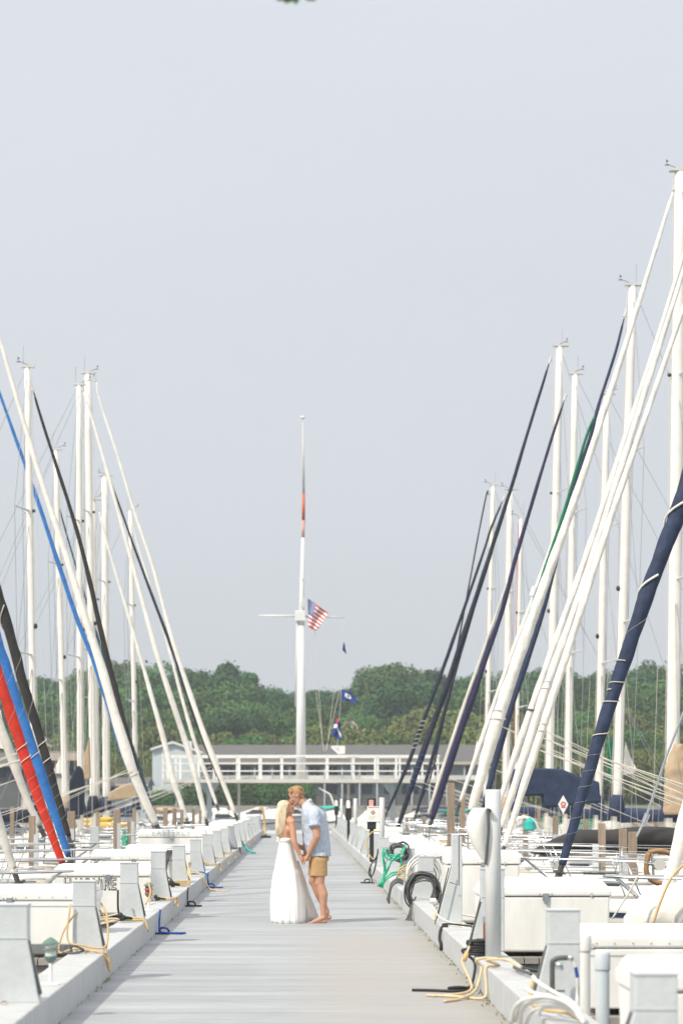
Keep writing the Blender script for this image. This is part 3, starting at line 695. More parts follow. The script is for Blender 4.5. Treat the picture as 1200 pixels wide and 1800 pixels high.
    # bow roller and anchor
    b = MB(); b.box(bowx-s*.16, bowx+s*.3, Y-.06, Y+.06, dk(0)+.05, dk(0)+.10); b.tube([Vector((bowx-s*.20, Y, dk(0)+.02)), Vector((bowx-s*.05, Y, dk(0)+.12)), Vector((bowx+s*.4, Y, dk(0)+.12))], .018, 6)
    b.prism([(bowx-s*.12, dk(0)-.05), (bowx-s*.26, dk(0)-.22), (bowx-s*.02, dk(0)-.3)], Y-.09, Y+.09); b.build('anchor', 'steel', t)
    # furled headsail
    def furl(st, sw_, clo, name='furled_jib', drum=True):
        sw_ = [sw_[0]*(.97 if near else .85), sw_[1]*(.95 if near else .72), sw_[2]*.85]
        P = [at(px, py, Y) for px, py in st]; P = spline(P, 10) if len(P) > 2 else [P[0].lerp(P[1], k/20) for k in range(21)]
        # resample evenly
        Ls = [0]; 
        for i in range(1, len(P)): Ls.append(Ls[-1]+(P[i]-P[i-1]).length)
        K = 260 if near else 110; Q = []; j = 0
        for k in range(K+1):
            dd = Ls[-1]*k/K
            while j < len(Ls)-2 and Ls[j+1] < dd: j += 1
            Q.append(P[j].lerp(P[j+1], (dd-Ls[j])/max(1e-6, Ls[j+1]-Ls[j])))
        rs = []
        for k in range(K+1):
            u = k/K; a = sw_[0] if u < .12 else (lerp(sw_[0], sw_[1], (u-.12)/.38) if u < .5 else lerp(sw_[1], sw_[2], (u-.5)/.5))
            if u < .12: a = lerp(sw_[0]*.62, sw_[0], u/.12)
            if u > .985: a *= .6
            rs.append(a*Y/F/2*(1+.05*noise.noise(Vector((u*32, Y, 0)))))
        b = MB(); b.tube(Q, rs, 26 if near else 14, twist=.30 if near else .45, lobe=.03 if near else .05, crease=.13 if near else .06); fj = b.build(name, clo, t, smooth=True)
        if drum:
            d0 = (Q[0]-Q[5]).normalized(); b = MB(); q = Q[0]
            b.tube([q, q+d0*.10, q+d0*.10, q+d0*.13, q+d0*.13, q+d0*.24, q+d0*.24, q+d0*.27], [rs[0]*.8, rs[0]*.8, .09, .09, .055, .055, .09, .09], 14)
            b.tube([q+d0*.27, Vector((S0.x-s*.1, Y, dk(.03)+.06))], .014, 6); b.build('furling_drum', 'dark_steel', fj, smooth=False)
            b = MB(); q = Q[-1]; d1 = (mt-ax*.2-q); 
            if d1.length > .05: b.tube([q, q+d1], .010, 5)
            b.tube([q+d0*-.05, q+d0*-.28], [.045, .035], 8); b.build('halyard_swivel', 'alloy_dull', fj)
        return fj, Q, rs
    fj, Q, rs = furl(stay, sw, cloth)
    if lash:
        for (u0, u1, turns, rr_, cm) in lash:
            b = MB(); pts = []; nn = int(abs(turns)*12)+2
            for k in range(nn):
                u = lerp(u0, u1, k/(nn-1)); i = min(len(Q)-2, int(u*(len(Q)-1))); c = Q[i].lerp(Q[i+1], u*(len(Q)-1)-i); dr = (Q[i+1]-Q[i]).normalized()
                U = Vector((0, 1, 0)); V = dr.cross(U).normalized(); a = 2*math.pi*turns*k/(nn-1); pts.append(c+(U*math.cos(a)+V*math.sin(a))*(rs[i]*1.10+rr_*.6))
            b.tube(pts, rr_, 6); b.build('lashing', cm, fj, smooth=True)
    if stay2: furl(stay2[0], stay2[1], stay2[2], 'furled_staysail', False)
    # mooring lines to the dock kerb
    b = MB(); kx = DL-KW*.5 if s < 0 else DR+KW*.5
    for sg in (-1, 1):
        p0 = Vector((bowx+s*.25, Y+sg*.2, dk(0)+.1)); p1 = Vector((kx, Y+sg*1.5, KH+.02)); m1 = (p0+p1)/2+Vector((0, 0, -.12)); b.rope([p0, m1, p1], .012, 5, 5)
    # sheets from the clew back to the cockpit
    b.build('mooring_line', 'rope', t)
    b = MB(); q = Q[int((len(Q)-1)*(.14 if near else .10))]
    for sg in (-1, 1): b.tube(spline([q+Vector((s*.02, 0, 0)), q.lerp(edge(.6, sg, .2), .5)+Vector((0, 0, -.07)), edge(.6, sg, .15)], 4), .0085 if Y < 60 else .007, 5)
    b.build('sheet', 'rope', t)
    # fenders
    for u in (.3, .55):
        b = MB(); c = edge(u, -1, 0)+Vector((0, -.13, -.5)); b.lathe([(.02, -.28), (.10, -.22), (.11, 0), (.10, .22), (.02, .28)], c, 12); b.tube([c+Vector((0, 0, .27)), edge(u, -1, .05)], .008, 4); b.build('fender', 'navy' if s > 0 else 'box_white', t, smooth=True)
    return t, fj, Q, rs
W = 'rope'
# ---- left
sailboat('sailboat with a dirty white furled jib at the left edge, nearest bow on the left', -1, 27, [(27, 1536), (-12, 1415), (-330, 420)], (20, 18, 9), 'sail_grey', (-560, -575, -60, 22), near=True)
sailboat('sailboat with a bright red furled jib', -1, 33, [(110, 1517), (62, 1385), (0, 1195), (-330, 190)], (20, 21, 10), 'red', (-400, -425, 60, 20), near=True,
         lash=[(.13, .165, 2.2, .007, W), (.02, .12, 7, .0012, W), (.17, .6, 9, .0010, 'sail')])
sailboat('sailboat with a mid blue furled jib', -1, 39, [(120, 1503), (76, 1370), (0, 1142), (-290, 230)], (19, 23, 10), 'blue', (-330, -350, 120, 18), near=True,
         lash=[(.13, .15, 1.3, .007, W), (.02, .12, 7, .0012, 'cord_grey'), (.17, .6, 9, .0010, 'sail')])
sailboat('sailboat with a black furled jib lashed in white cord', -1, 45, [(121, 1470), (78, 1320), (38, 1190), (2, 1062), (-230, 300)], (16, 21, 10), 'black_cloth', (-270, -285, 200, 17), near=True,
         lash=[(.105, .125, 1.2, .010, W), (.13, .15, 1.2, .010, W), (.16, .3, 2.2, .003, 'sail_grey'), (.3, .345, .6, .010, W), (.02, .1, 5, .002, 'sail_grey')])
tb, fj, Q, rs = sailboat('sailboat with a thick off-white furled jib and loose clew, behind the red one', -1, 51, [(70, 1452), (16, 1318), (-230, 600)], (19, 20, 10), 'sail_grey', (-215, -228, 420, 14))
b = MB(); Y = 51; A, B_, C_ = at(16, 1318, Y), at(-62, 1120, Y), at(-16, 1312, Y)
b.add([A, B_, C_+Vector((0, .1, 0)), at(2, 1250, Y)+Vector((0, -.03, 0))], [(0, 3, 1, 2)]); b.v += [v+Vector((0, .01, 0)) for v in b.v]; b.f.append((6, 5, 7, 4)); b.mi.append(0); b.build('clew', 'sail', fj)
sailboat('sailboat with a thick white furled jib in front of the dark grey one', -1, 57, [(275, 1450), (236, 1362), (206, 1268), (178, 1172), (149, 1082), (116, 975), (82, 872), (57, 792), (17, 655), (0, 597), (-40, 470)], (22, 15, 6), 'sail', (-66, -80, 440, 14), hull='gel', cover='tan_cloth',
         lash=[(.09, .10, 1.5, .010, W)])
sailboat('sailboat with a dark grey furled jib and the leftmost mast in view', -1, 63, [(263, 1418), (233, 1330), (180, 1118), (139, 945), (75, 742), (60, 690)], (13, 12, 5), 'black_cloth', (62, 48, 645, 11.5), cover='navy_dark',
         lash=[(.03, .14, 5, .006, 'cord_grey')])
sailboat('sailboat with a thin bright blue furled jib edging the white one', -1, 69, [(264, 1436), (240, 1385), (216, 1325), (190, 1240), (163, 1157), (135, 1085), (106, 1000), (75, 905), (41, 807), (0, 692), (-30, 610)], (9, 11, 5), 'blue', (-50, -58, 560, 11))
sailboat('sailboat with a white furled jib on the second tall mast from the left', -1, 75, [(362, 1440), (336, 1335), (300, 1225), (275, 1145), (232, 987), (190, 834), (165, 745), (147, 690)], (13, 11, 5), 'sail', (141.5, 139, 676, 10.5), cover='navy')
sailboat('sailboat with a white furled jib, the closest of all to the walkway on the left', -1, 81, [(413, 1430), (357, 1285), (305, 1130), (270, 1000), (235, 895), (212, 817), (176, 705), (170, 672)], (12, 9, 4), 'sail', (165, 154, 656, 12.5), cover='navy_dark')
sailboat('sailboat with a thin dark teal furled jib on a short mast', -1, 87, [(268, 1420), (175, 1130), (125, 965), (104, 890)], (6, 7, 3), 'teal_dark', (116, 98, 790, 10), cover='tan_cloth')
sailboat('sailboat with a white furled jib bent at its foot, crossing the boathouse gable', -1, 93, [(328, 1440), (316, 1405), (306, 1375), (291, 1312), (250, 1165), (220, 1062), (187, 950), (175, 900)], (13, 9, 4), 'sail', (168, 162, 878, 14), cover='teal_dark')
sailboat('sailboat with a slim navy furled jib between white ones', -1, 99, [(398, 1400), (350, 1280), (300, 1134), (250, 1000), (206, 877), (198, 853)], (8, 8, 3.5), 'navy_dark', (187, 184, 836, 12), cover='navy')
sailboat('sailboat with a white furled jib on the shortest mast on the left', -1, 105, [(381, 1415), (335, 1280), (290, 1115), (240, 950), (231, 905)], (9, 7, 3), 'sail', (240, 229, 896, 8), cover='navy')
# ---- right
sailboat('sailboat with a white furled jib cut by the right edge of the picture', 1, 25.2, [(1168, 1572), (1180, 1535), (1230, 1360), (1560, 250)], (34, 24, 10), 'sail', (1740, 1790, -300, 24), near=True)
tb, fj, Q, rs = sailboat('sailboat with a thick twisted navy furled jib in the right foreground', 1, 33.3, [(987, 1520), (1024, 1394), (1056, 1285), (1102, 1146), (1131, 1059), (1175, 940), (1212, 835), (1430, 150)], (22, 32, 11), 'navy', (1470, 1500, 20, 22), near=True,
         lash=[(.225, .245, 1.3, .007, W), (.20, .222, 1.4, .008, W), (.255, .26, .5, .008, W), (.155, .175, .9, .008, W), (.03, .15, 6, .0014, 'sail_grey'), (.325, .372, .55, .017, 'sail'), (.42, .468, .55, .018, 'sail'), (.27, .32, .7, .002, 'sail_grey')])
sailboat('sailboat with the rightmost of the three close white furled jibs', 1, 39, [(886, 1488), (942, 1313), (1018, 1080), (1079, 893), (1197, 552), (1300, 260)], (15, 12, 6), 'sail', (1310, 1330, 100, 18), near=True, lash=[(.16, .18, 2, .008, W)])
sailboat('sailboat with the middle one of the three close white furled jibs', 1, 45, [(880, 1455), (923, 1322), (961, 1205), (1033, 1005), (1121, 727), (1197, 487), (1270, 260)], (16, 13, 6), 'sail', (1265, 1285, 180, 17), near=True, lash=[(.20, .22, 2, .008, W)])
sailboat('sailboat with the leftmost of the three close white furled jibs, bound with a dark strap', 1, 51, [(872, 1425), (900, 1342), (929, 1258), (983, 1108), (1036, 960), (1110, 735), (1150, 612), (1197, 460), (1250, 300)], (13, 12, 6), 'sail', (1240, 1256, 230, 15), near=True, lash=[(.155, .16, 1, .02, 'cord_grey')])
sailboat('sailboat with a long white furled jib on the tallest mast, at the right edge', 1, 57, [(828, 1425), (872, 1272), (912, 1152), (957, 1025), (1000, 905), (1040, 787), (1105, 587), (1182, 338)], (24, 14, 7), 'sail', (1180, 1195, 300, 23), cover='navy', near=True, L=13.5, lash=[(.14, .16, 1.5, .012, W)])
sailboat('sailboat with navy and green striped furled jib behind the long white one', 1, 63, [(850, 1420), (870, 1340), (897, 1245), (922, 1170), (957, 1060), (1007, 860), (1037, 767), (1052, 710), (1080, 622), (1096, 560)], (15, 12, 5), 'navy', (1083, 1111, 501, 16), cover='navy', L=11,
         stay2=([(845, 1330), (860, 1292), (877, 1245), (900, 1175), (925, 1100), (957, 1002), (990, 902), (1030, 767), (1052, 718)], (7, 11, 5), 'green_cloth'))
tb, fj, Q, rs = sailboat('sailboat with a slim white furled jib and hanging white clew', 1, 69, [(808, 1410), (855, 1275), (897, 1155), (935, 1055), (957, 992), (1064, 700)], (10, 10, 5), 'sail', (1050, 1066, 692, 13), cover='navy')
b = MB(); Y = 69; b.add([at(832, 1330, Y), at(838, 1300, Y), at(846, 1332, Y), at(825, 1352, Y)], [(0, 1, 2, 3)]); b.v += [v+Vector((0, .01, 0)) for v in b.v]; b.f.append((7, 6, 5, 4)); b.mi.append(0); b.build('clew', 'sail', fj)
b = MB(); b.tube([at(935, 1048, 68.8), at(940, 1032, 68.8)], [.10, .10], 10); b.build('radar_reflector', 'paint', fj)
sailboat('sailboat with a purple navy furled jib alongside a white roll', 1, 75, [(759, 1440), (795, 1325), (830, 1225), (855, 1150), (882, 1072), (906, 980), (932, 892), (970, 767), (990, 707)], (17, 12, 5), 'purple_navy', (996, 1010, 657, 12.5), cover='navy',
         stay2=([(752, 1432), (810, 1255), (847, 1150), (892, 1020)], (9, 9, 4), 'sail_grey'))
sailboat('sailboat with a long dark navy furled jib on the tall mast crossing the sky', 1, 81, [(700, 1452), (737, 1340), (780, 1220), (810, 1130), (859, 980), (865, 960), (900, 850), (930, 750), (964, 640)], (13, 12, 5), 'navy_dark', (963, 983, 608, 14), cover='navy', L=12,
         lash=[(.08, .16, 6, .008, 'blue')])
sailboat('sailboat with an almost hidden thin dark furled jib', 1, 87, [(732, 1428), (760, 1330), (810, 1145), (885, 900), (905, 840)], (8, 7, 3), 'navy_dark', (905, 915, 812+98, 7), cover='navy')
sailboat('sailboat with a thin dark furled jib lashed with a white spiral', 1, 93, [(681, 1425), (722, 1330), (740, 1277), (780, 1170), (846, 980), (862, 930), (882, 882)], (8, 9, 4), 'navy_dark', (888, 896, 860, 12), cover='tan_cloth', mcol='alloy',
         lash=[(.20, .30, 7, .012, W)])
sailboat('sailboat with the slim leftmost mast of the right side', 1, 100, [(735, 1420), (770, 1310), (848, 900), (858, 870)], (4, 4, 3), 'navy_dark', (852, 866, 853, 8), cover='navy')
# ================================================================ pilings
def piling(px, top, Y, wpx, label, sleeve=None, base=-1.3):
    x = x_(px, Y); h = wpx*Y/F/2; zt = z_(top, Y)
    t = thing('piling', (x, Y, base), label, 'piling', 'weathered wood pilings among the boats')
    b = MB(); b.box(x-h, x+h, Y-h, Y+h, base, zt); b.build('timber', 'wood', t, bevel=.008)
    if sleeve:
        sp, st_, sw_ = sleeve; xs = x_(sp, Y); hs = sw_*Y/F/2
        b = MB(); b.box(xs-hs, xs+hs, Y-h-.05, Y-h-.004, base, z_(st_, Y)); b.build('sleeve', 'grey_paint', t, bevel=.004)
PL = [(57, 1434, 46, 11, 'thick wood piling behind the blue furled jib', (65, 1467, 8)), (126, 1426, 50, 13, 'wood piling right of the black furled jib', (128, 1457, 8)),
      (164, 1455, 48, 8, 'short wood piling with a grey sleeve left of the yellow kayaks', (168, 1453, 13)), (206, 1423, 53, 12, 'tall wood piling in front of the yellow kayaks', (210, 1447, 6)),
      (172, 1427, 70, 6, 'thin wood piling behind the short sleeved one', None), (228, 1443, 60, 7, 'wood piling beside the green net', (234, 1444, 6)), (236, 1421, 75, 6, 'thin wood piling below the thick white jib', None),
      (22, 1418, 60, 7, 'wood piling near the left edge', None), (291, 1420, 80, 8, 'wood piling below the boathouse, left one', None), (307, 1421, 84, 7, 'wood piling below the boathouse, middle one', None), (320, 1423, 88, 6, 'wood piling below the boathouse, right one', None),
      (271, 1419, 78, 8, 'wood piling at the foot of the thick white jib', None), (340, 1422, 92, 5, 'slender wood piling between two white jib feet', None), (352, 1424, 96, 5, 'slender wood piling right of the white jib feet', None),
      (975, 1434, 50, 9, 'wood piling left of the thick navy jib', (976, 1467, 11)), (1057, 1447, 46, 12, 'wood piling with grey sleeve just right of the thick navy jib', (1045, 1484, 11)),
      (1094, 1457, 44, 13, 'wood piling with knots, left one of the close pair', (1094, 1501, 15)), (1111, 1462, 43, 14, 'plain wood piling, right one of the close pair', None),
      (923, 1431, 62, 9, 'wood piling beside the coiled hose stand', None), (792, 1376, 66, 13, 'broad bleached wood piling behind the navy jib feet', None), (812, 1398, 70, 10, 'second broad bleached wood piling behind the navy jib feet', None), (1115, 1427, 72, 9, 'wood piling below the white clew at right', None),
      (1190, 1432, 60, 11, 'wood piling beside the tan sail cover', None), (946, 1420, 84, 6, 'thin wood piling under the navy sail cover', None), (745, 1435, 84, 6, 'thin wood piling between dark jib feet', None), (715, 1437, 90, 5, 'very thin wood piling near the white notice', None), (1028, 1440, 66, 7, 'wood piling left of the sleeved one at right', None), (1150, 1428, 76, 7, 'wood piling right of the close pair, farther off', None)]
for p in PL: piling(*p[:5], sleeve=p[5])
# ================================================================ motorboats and small craft
def motorboat(name, label, loc, L, ang, canopy=None, cabin=True, hullm='gel', group='small motorboats in the harbour', stripe='navy'):
    c = Vector(loc); ca, sa = math.cos(ang), math.sin(ang)
    def W_(x, y, z): return c+Vector((x*ca-y*sa, x*sa+y*ca, z))
    t = thing(name, loc, label, 'motorboat', group); B = L*.34
    b = MB(); rings = []
    for k in range(13):
        u = k/12; w_ = B/2*(math.sin(math.pi*min(.5, .5*(u/.6)**.7)) if u < .6 else 1); w_ = max(w_, .02); top = .95-.25*u; rg = []
        for q in (1, .7, .35, 0): rg.append(W_(L/2-u*L-(1-q)*.35*(1-u)*1.5, -w_*(.6+.4*q**.6), -.2+(top+.2)*q))
        for q in (0, .35, .7, 1): rg.append(W_(L/2-u*L-(1-q)*.35*(1-u)*1.5, w_*(.6+.4*q**.6), -.2+(top+.2)*q))
        rings.append(rg)
    b.loft(rings); b.build('hull', hullm, t, smooth=False)
    b = MB(); rr = []
    for k in range(13):
        u = k/12; w_ = B/2*(math.sin(math.pi*min(.5, .5*(u/.6)**.7)) if u < .6 else 1)+.01; top = .95-.25*u
        rr.append([W_(L/2-u*L, -w_, top-.20), W_(L/2-u*L, -w_, top-.10)])
    b.loft(rr, cap=False, closed=False); rr = [[Vector(p) for p in r] for r in rr]
    b.build('stripe', stripe, t)
    if cabin:
        b = MB(); rr = []
        for x, h in ((L*.30, .02), (L*.12, .5), (-L*.05, .95), (-L*.22, .98), (-L*.225, .02)):
            rr.append([W_(x, a*B*.36*(1-.18*q), .78+q*h) for a, q in ((-1, 0), (-1, .95), (0, 1.05), (1, .95), (1, 0))])
        b.loft(rr); cb = b.build('cabin', 'gel', t)
        b = MB()
        for a in (-1, 1):
            y = a*B*.355
            b.add([W_(L*.09, y, 1.0), W_(-L*.19, y, 1.05), W_(-L*.19, y*.9, 1.5), W_(-L*.03, y*.9, 1.5)], [(0, 1, 2, 3)])
        b.add([W_(L*.125, -B*.25, 1.22), W_(L*.125, B*.25, 1.22), W_(-L*.03, B*.24, 1.66), W_(-L*.03, -B*.24, 1.66)], [(0, 1, 2, 3)])
        b.build('window', 'glass_dark', cb)
    b = MB(); pts = [W_(-L*.02, -B*.4, 1.2), W_(L*.25, -B*.36, 1.25), W_(L*.46, -.1, 1.35), W_(L*.46, .1, 1.35), W_(L*.25, B*.36, 1.25), W_(-L*.02, B*.4, 1.2)]; b.tube(spline(pts, 4), .02, 6)
    for x, y in ((L*.25, .36), (L*.1, .4)):
        for a in (-1, 1): b.tube([W_(x, a*B*y, 1.23), W_(x, a*B*y, .8)], .015, 5)
    b.build('bow_rail', 'steel', t)
    if canopy:
        b = MB(); rr = []
        for x, h in ((-L*.02, .06), (-L*.10, .16), (-L*.25, .2), (-L*.38, .16), (-L*.44, .0)): rr.append([W_(x, a*B*.42, 1.85+h-q) for a, q in ((-1, .12), (-.8, 0), (0, -.05), (.8, 0), (1, .12), (.8, .06), (0, .0), (-.8, .06))])
        b.loft(rr); b.build('canopy', canopy, t, smooth=True)
        for x in (-L*.05, -L*.4):
            for a in (-1, 1): b = MB(); b.tube([W_(x, a*B*.4, 1.85), W_(x, a*B*.42, .8)], .018, 5); b.build('canopy_pole', 'steel', t)
    return t
mbs = [(481, 1437, 205, 7.5, R(-100), None, 'white motorboat facing the dock in open water beyond the dock end, left of the couple'), (588, 1442, 190, 6.5, R(-80), 'teal', 'white motorboat under a teal canopy right of the man'),
       (413, 1441, 175, 7, R(-20), None, 'white motorboat beyond the last left jib'), (312, 1437, 150, 7.5, R(-60), 'tan_cloth', 'white cabin boat below the boathouse gable'),
       (205, 1437, 160, 9, R(0), 'tan_cloth', 'white cabin boat under a brown canopy behind the pilings'), (118, 1440, 150, 8, R(20), None, 'white cabin boat far left behind the masts'), (20, 1442, 140, 9, R(170), 'navy', 'white boat with a navy canopy at the left edge'),
       (370, 1438, 230, 7, R(200), None, 'small white cabin boat by the hedge'), (445, 1432, 255, 8, R(160), None, 'pale boat lying along the far shore'), (520, 1434, 262, 8, R(30), None, 'pale boat on the far shore behind the couple'),
       (655, 1438, 200, 7.5, R(-110), 'black', 'boat with a black canopy behind the white notice'), (725, 1440, 170, 8, R(190), 'navy', 'boat with a navy canopy behind the dark jib feet'), (790, 1440, 160, 8, R(150), 'navy', 'boat with a navy canopy among the bleached pilings'),
       (860, 1438, 165, 8, R(190), 'teal', 'boat with a teal canopy beyond the thick white jib foot'), (940, 1440, 150, 9, R(180), 'tan_cloth', 'boat with a tan canopy under the navy sail cover'), (1040, 1442, 140, 9, R(200), 'navy', 'boat with a navy canopy in the middle distance at right'), (1150, 1444, 130, 9, R(165), None, 'white cabin boat in the distance by the right edge'),
       (550, 1430, 268, 7, R(0), 'navy', 'small boat at the far shore hidden by the man')]
mbs += [(30, 1447, 100, 8, R(10), 'blue', 'white cabin boat with a blue canopy at the far left edge, nearer than the others'), (95, 1450, 88, 7, R(-15), 'tan_cloth', 'white boat with a tan canopy behind the black jib foot'),
        (250, 1446, 118, 7, R(5), 'blue', 'white boat with a blue canopy right of the yellow kayaks'), (345, 1444, 135, 6.5, R(-20), None, 'white cabin boat between the white jib feet on the left'),
        (905, 1446, 112, 8, R(190), 'blue', 'white boat with a blue canopy behind the three close jibs'), (1000, 1449, 98, 8, R(172), None, 'white cabin boat behind the red and white badge'),
        (1085, 1451, 90, 8, R(185), 'red', 'white boat with a red canopy right of the badge'), (1185, 1452, 86, 8, R(170), 'tan_cloth', 'white boat with a tan canopy behind the bunched cover at right'), (765, 1444, 125, 7, R(200), 'teal', 'white boat with a teal canopy behind the purple navy jib')]
for px, py, Y, L, a, can, lab in mbs: motorboat('motorboat', lab, (x_(px, Y), Y, WZ), L, a, can)
# yellow kayaks on a rack
for k, (x0, x1, py, Y) in enumerate(((133, 200, 1443, 95), (140, 232, 1452, 92))):
    xa, xb = x_(x0, Y), x_(x1, Y); zc = z_(py, Y); b = MB(); pts = [Vector((lerp(xa, xb, u), Y, zc+.09*(2*u-1)**2)) for u in [j/14 for j in range(15)]]
    b.tube(pts, [max(.02, .17*math.sin(math.pi*(j+.3)/14.6)**.6) for j in range(15)], 12, flat=1.6); 
    b.build('kayak', 'yellow_gel', label=('upper yellow kayak, lying behind the pilings on the left', 'lower and longer yellow kayak, lying behind the pilings on the left')[k], cat='kayak', smooth=True, group='yellow kayaks')
b = MB(); 
for px in (145, 195, 222): b.box(x_(px, 93)-.05, x_(px, 93)+.05, 91.5, 95.5, -1.2, z_(1458, 93))
b.box(x_(138, 93), x_(230, 93), 91.8, 91.9, z_(1460, 93), z_(1458, 93)); b.build('kayak_rack', 'wood', label='low wooden rack under the yellow kayaks', cat='rack')
# black canvas-covered dinghy on the right, red-white badge on a navy cover
t = thing('covered_dinghy', at(1010, 1500, 47), 'dinghy under a black canvas cover behind the sleeved pilings', 'dinghy')
b = MB(); rr = []; Y = 48
for k in range(15):
    u = k/14; xx = lerp(938, 1210, u); top = lerp(1497, 1458, min(1, u/.28)**.7) if u < .5 else 1458-10*math.sin((u-.5)*5)+ (u-.5)*14
    lo = 1502; rr.append([Vector((x_(xx, Y), Y+.8*math.cos(a), lerp(z_(lo, Y), z_(top, Y), max(0, .5+.5*math.sin(a))**.8))) for a in [2*math.pi*j/14 for j in range(14)]])
b.loft(rr); b.build('canvas_cover', 'black_cloth', t, smooth=True)
b = MB(); b.box(x_(950, Y), x_(1205, Y), Y-.7, Y+.7, z_(1512, Y), z_(1503, Y)); b.build('hull', 'gel', t, bevel=.05)
# loose blue tarpaulin and navy mainsail covers standing on masts
def drape(pts, Y, m, label, dep=.5, cat='sail cover', name='mainsail_cover', grp=None):
    b = MB(); P = [(x_(x, Y), z_(y, Y)) for x, y in pts]; b.prism(P, Y-dep/2, Y+dep/2)
    o = b.build(name, m, label=label, cat=cat, group=grp, bevel=.05); return o
drape([(900, 1352), (942, 1350), (985, 1352), (1022, 1368), (1050, 1374), (1052, 1412), (1020, 1412), (985, 1418), (955, 1420), (952, 1398), (900, 1400)], 53.8, 'navy', 'large navy mainsail cover bundled behind the red and white badge', .6)
b = MB(); Y = 53.2; x, z = x_(989, Y), z_(1414, Y); s_ = Y/F
b.prism([(x-9*s_, z), (x, z-17*s_), (x+9*s_, z), (x, z+16*s_)], Y-.02, Y)
bd = b.build('cover_badge', 'box_white', label='white diamond badge with red ring hanging on the navy mainsail cover', cat='badge')
b = MB(); rr = []
for r_ in (4.6*s_, 2.6*s_): rr.append([Vector((x+r_*math.cos(a), Y-.03, z+r_*.85*math.sin(a)+1*s_)) for a in [2*math.pi*j/18 for j in range(18)]])
b.loft(rr, cap=False); b.box(x-4*s_, x+4*s_, Y-.034, Y-.031, z-5.4*s_, z-3.8*s_); b.build('ring', 'flag_red', bd)
b = MB(); rr = []; Yt = 56
for k in range(25):
    u = k/24; py = lerp(1308, 1432, u); xl = lerp(1184, 1168, min(1, u*3)); xr = lerp(1206, 1246, min(1, u*1.6)); c = at((xl+xr)/2, py, Yt); hw = (xr-xl)/2*Yt/F; rg = []
    for j in range(30):
        a = 2*math.pi*j/30; q = 1+.09*noise.noise(Vector((math.cos(a)*2.2, math.sin(a)*2.2, u*7)))*2+.03*math.sin(u*38+3*a); rg.append(c+Vector((hw*q*math.cos(a), .26*q*math.sin(a), 0)))
    rr.append(rg)
b.loft(rr); b.build('mainsail_cover', 'tan_cloth', label='tall bunched tan mainsail cover at the right edge', cat='sail cover', smooth=True)
drape([(133, 1354), (139, 1345), (146, 1354), (149, 1376), (148, 1432), (123, 1434), (122, 1378)], 74, 'navy_dark', 'upright navy mainsail cover between left masts', .5)
drape([(146, 1340), (158, 1295), (160, 1368), (148, 1372)], 76, 'tan_cloth', 'narrow tan sail cover beside the left masts', .3)
drape([(188, 1408), (196, 1392), (215, 1380), (240, 1376), (246, 1392), (240, 1402)], 98, 'tan_cloth', 'sagging brown boom cover left of the boathouse', .5)
drape([(92, 1360), (108, 1326), (116, 1330), (116, 1360)], 96, 'sail', 'small white sail corner between two left masts', .06, 'sail', 'sail_corner')
drape([(1094, 1362), (1098, 1303), (1107, 1330), (1118, 1352), (1112, 1360)], 70, 'sail', 'white sail corner hanging beside the mast at right', .05, 'sail', 'sail_corner')
drape([(1067, 1300), (1077, 1300), (1075, 1372), (1067, 1374)], 72, 'green_cloth', 'narrow green cover on the mast behind the thick navy jib', .2)
# green net
b = MB()
for k in range(10): 
    y = 58+random.uniform(-.2, .2); b.rope([at(214+random.uniform(0, 8), 1462+random.uniform(-3, 6), y), at(218+random.uniform(-6, 10), 1475, y), at(213+random.uniform(0, 14), 1494, y)], .012, 4, 4)
b.build('net', 'hose_green', label='bundle of green netting hanging on a left piling', cat='net')
# bow gear at the right edge
t = thing('bow_ring', at(1157, 1548, 30), 'brown ring-shaped bow bracket with a grey wheel at the right edge', 'bow bracket')
Y = 30; c = at(1157, 1520, Y); s_ = Y/F; b = MB()
pts = [c+Vector((dx*s_, 0, -dy*s_)) for dx, dy in ((-18, -22), (-22, 12), (-8, 30), (12, 30), (26, 8), (24, -16), (4, -24), (-18, -22))]
b.tube(spline(pts, 6), .035, 8, flat=2.2); b.build('frame', 'brown_box', t, smooth=True)
b = MB(); b.tube([c+Vector((0, -.1, 0)), c+Vector((0, .1, 0))], .075, 20); b.build('wheel', 'alloy_dull', t)
b = MB(); b.tube([c+Vector((-25*s_, -.05, 3*s_)), c+Vector((30*s_, -.05, -6*s_))], .022, 8); b.tube([c+Vector((-14*s_, -.05, 24*s_)), c+Vector((-10*s_, -.05, -20*s_))], .016, 8); b.build('bar', 'steel', t)
b = MB(); b.tube([at(1118, 1470, 26), at(1133, 1440, 26), at(1170, 1330, 26), at(1215, 1215, 26)], .014, 8); b.tube([at(1131, 1446, 26), at(1137, 1430, 26)], .032, 8)
b.build('whip_pole', 'steel', label='chrome pole leaning up to the right past the close pilings', cat='pole')
b = MB(); b.rope([at(1200, 1520, 24), at(1178, 1545, 24), at(1160, 1585, 24), at(1146, 1625, 24)], .014, 6); b.build('line', 'cord_yellow', label='yellow line running down at the right edge', cat='rope', smooth=True)
b = MB(); b.rope([at(1120, 1540, 24), at(1104, 1570, 24), at(1075, 1615, 24)], .010, 6); b.build('line', 'rope', label='white line beside the chamfered dock box', cat='rope', smooth=True)
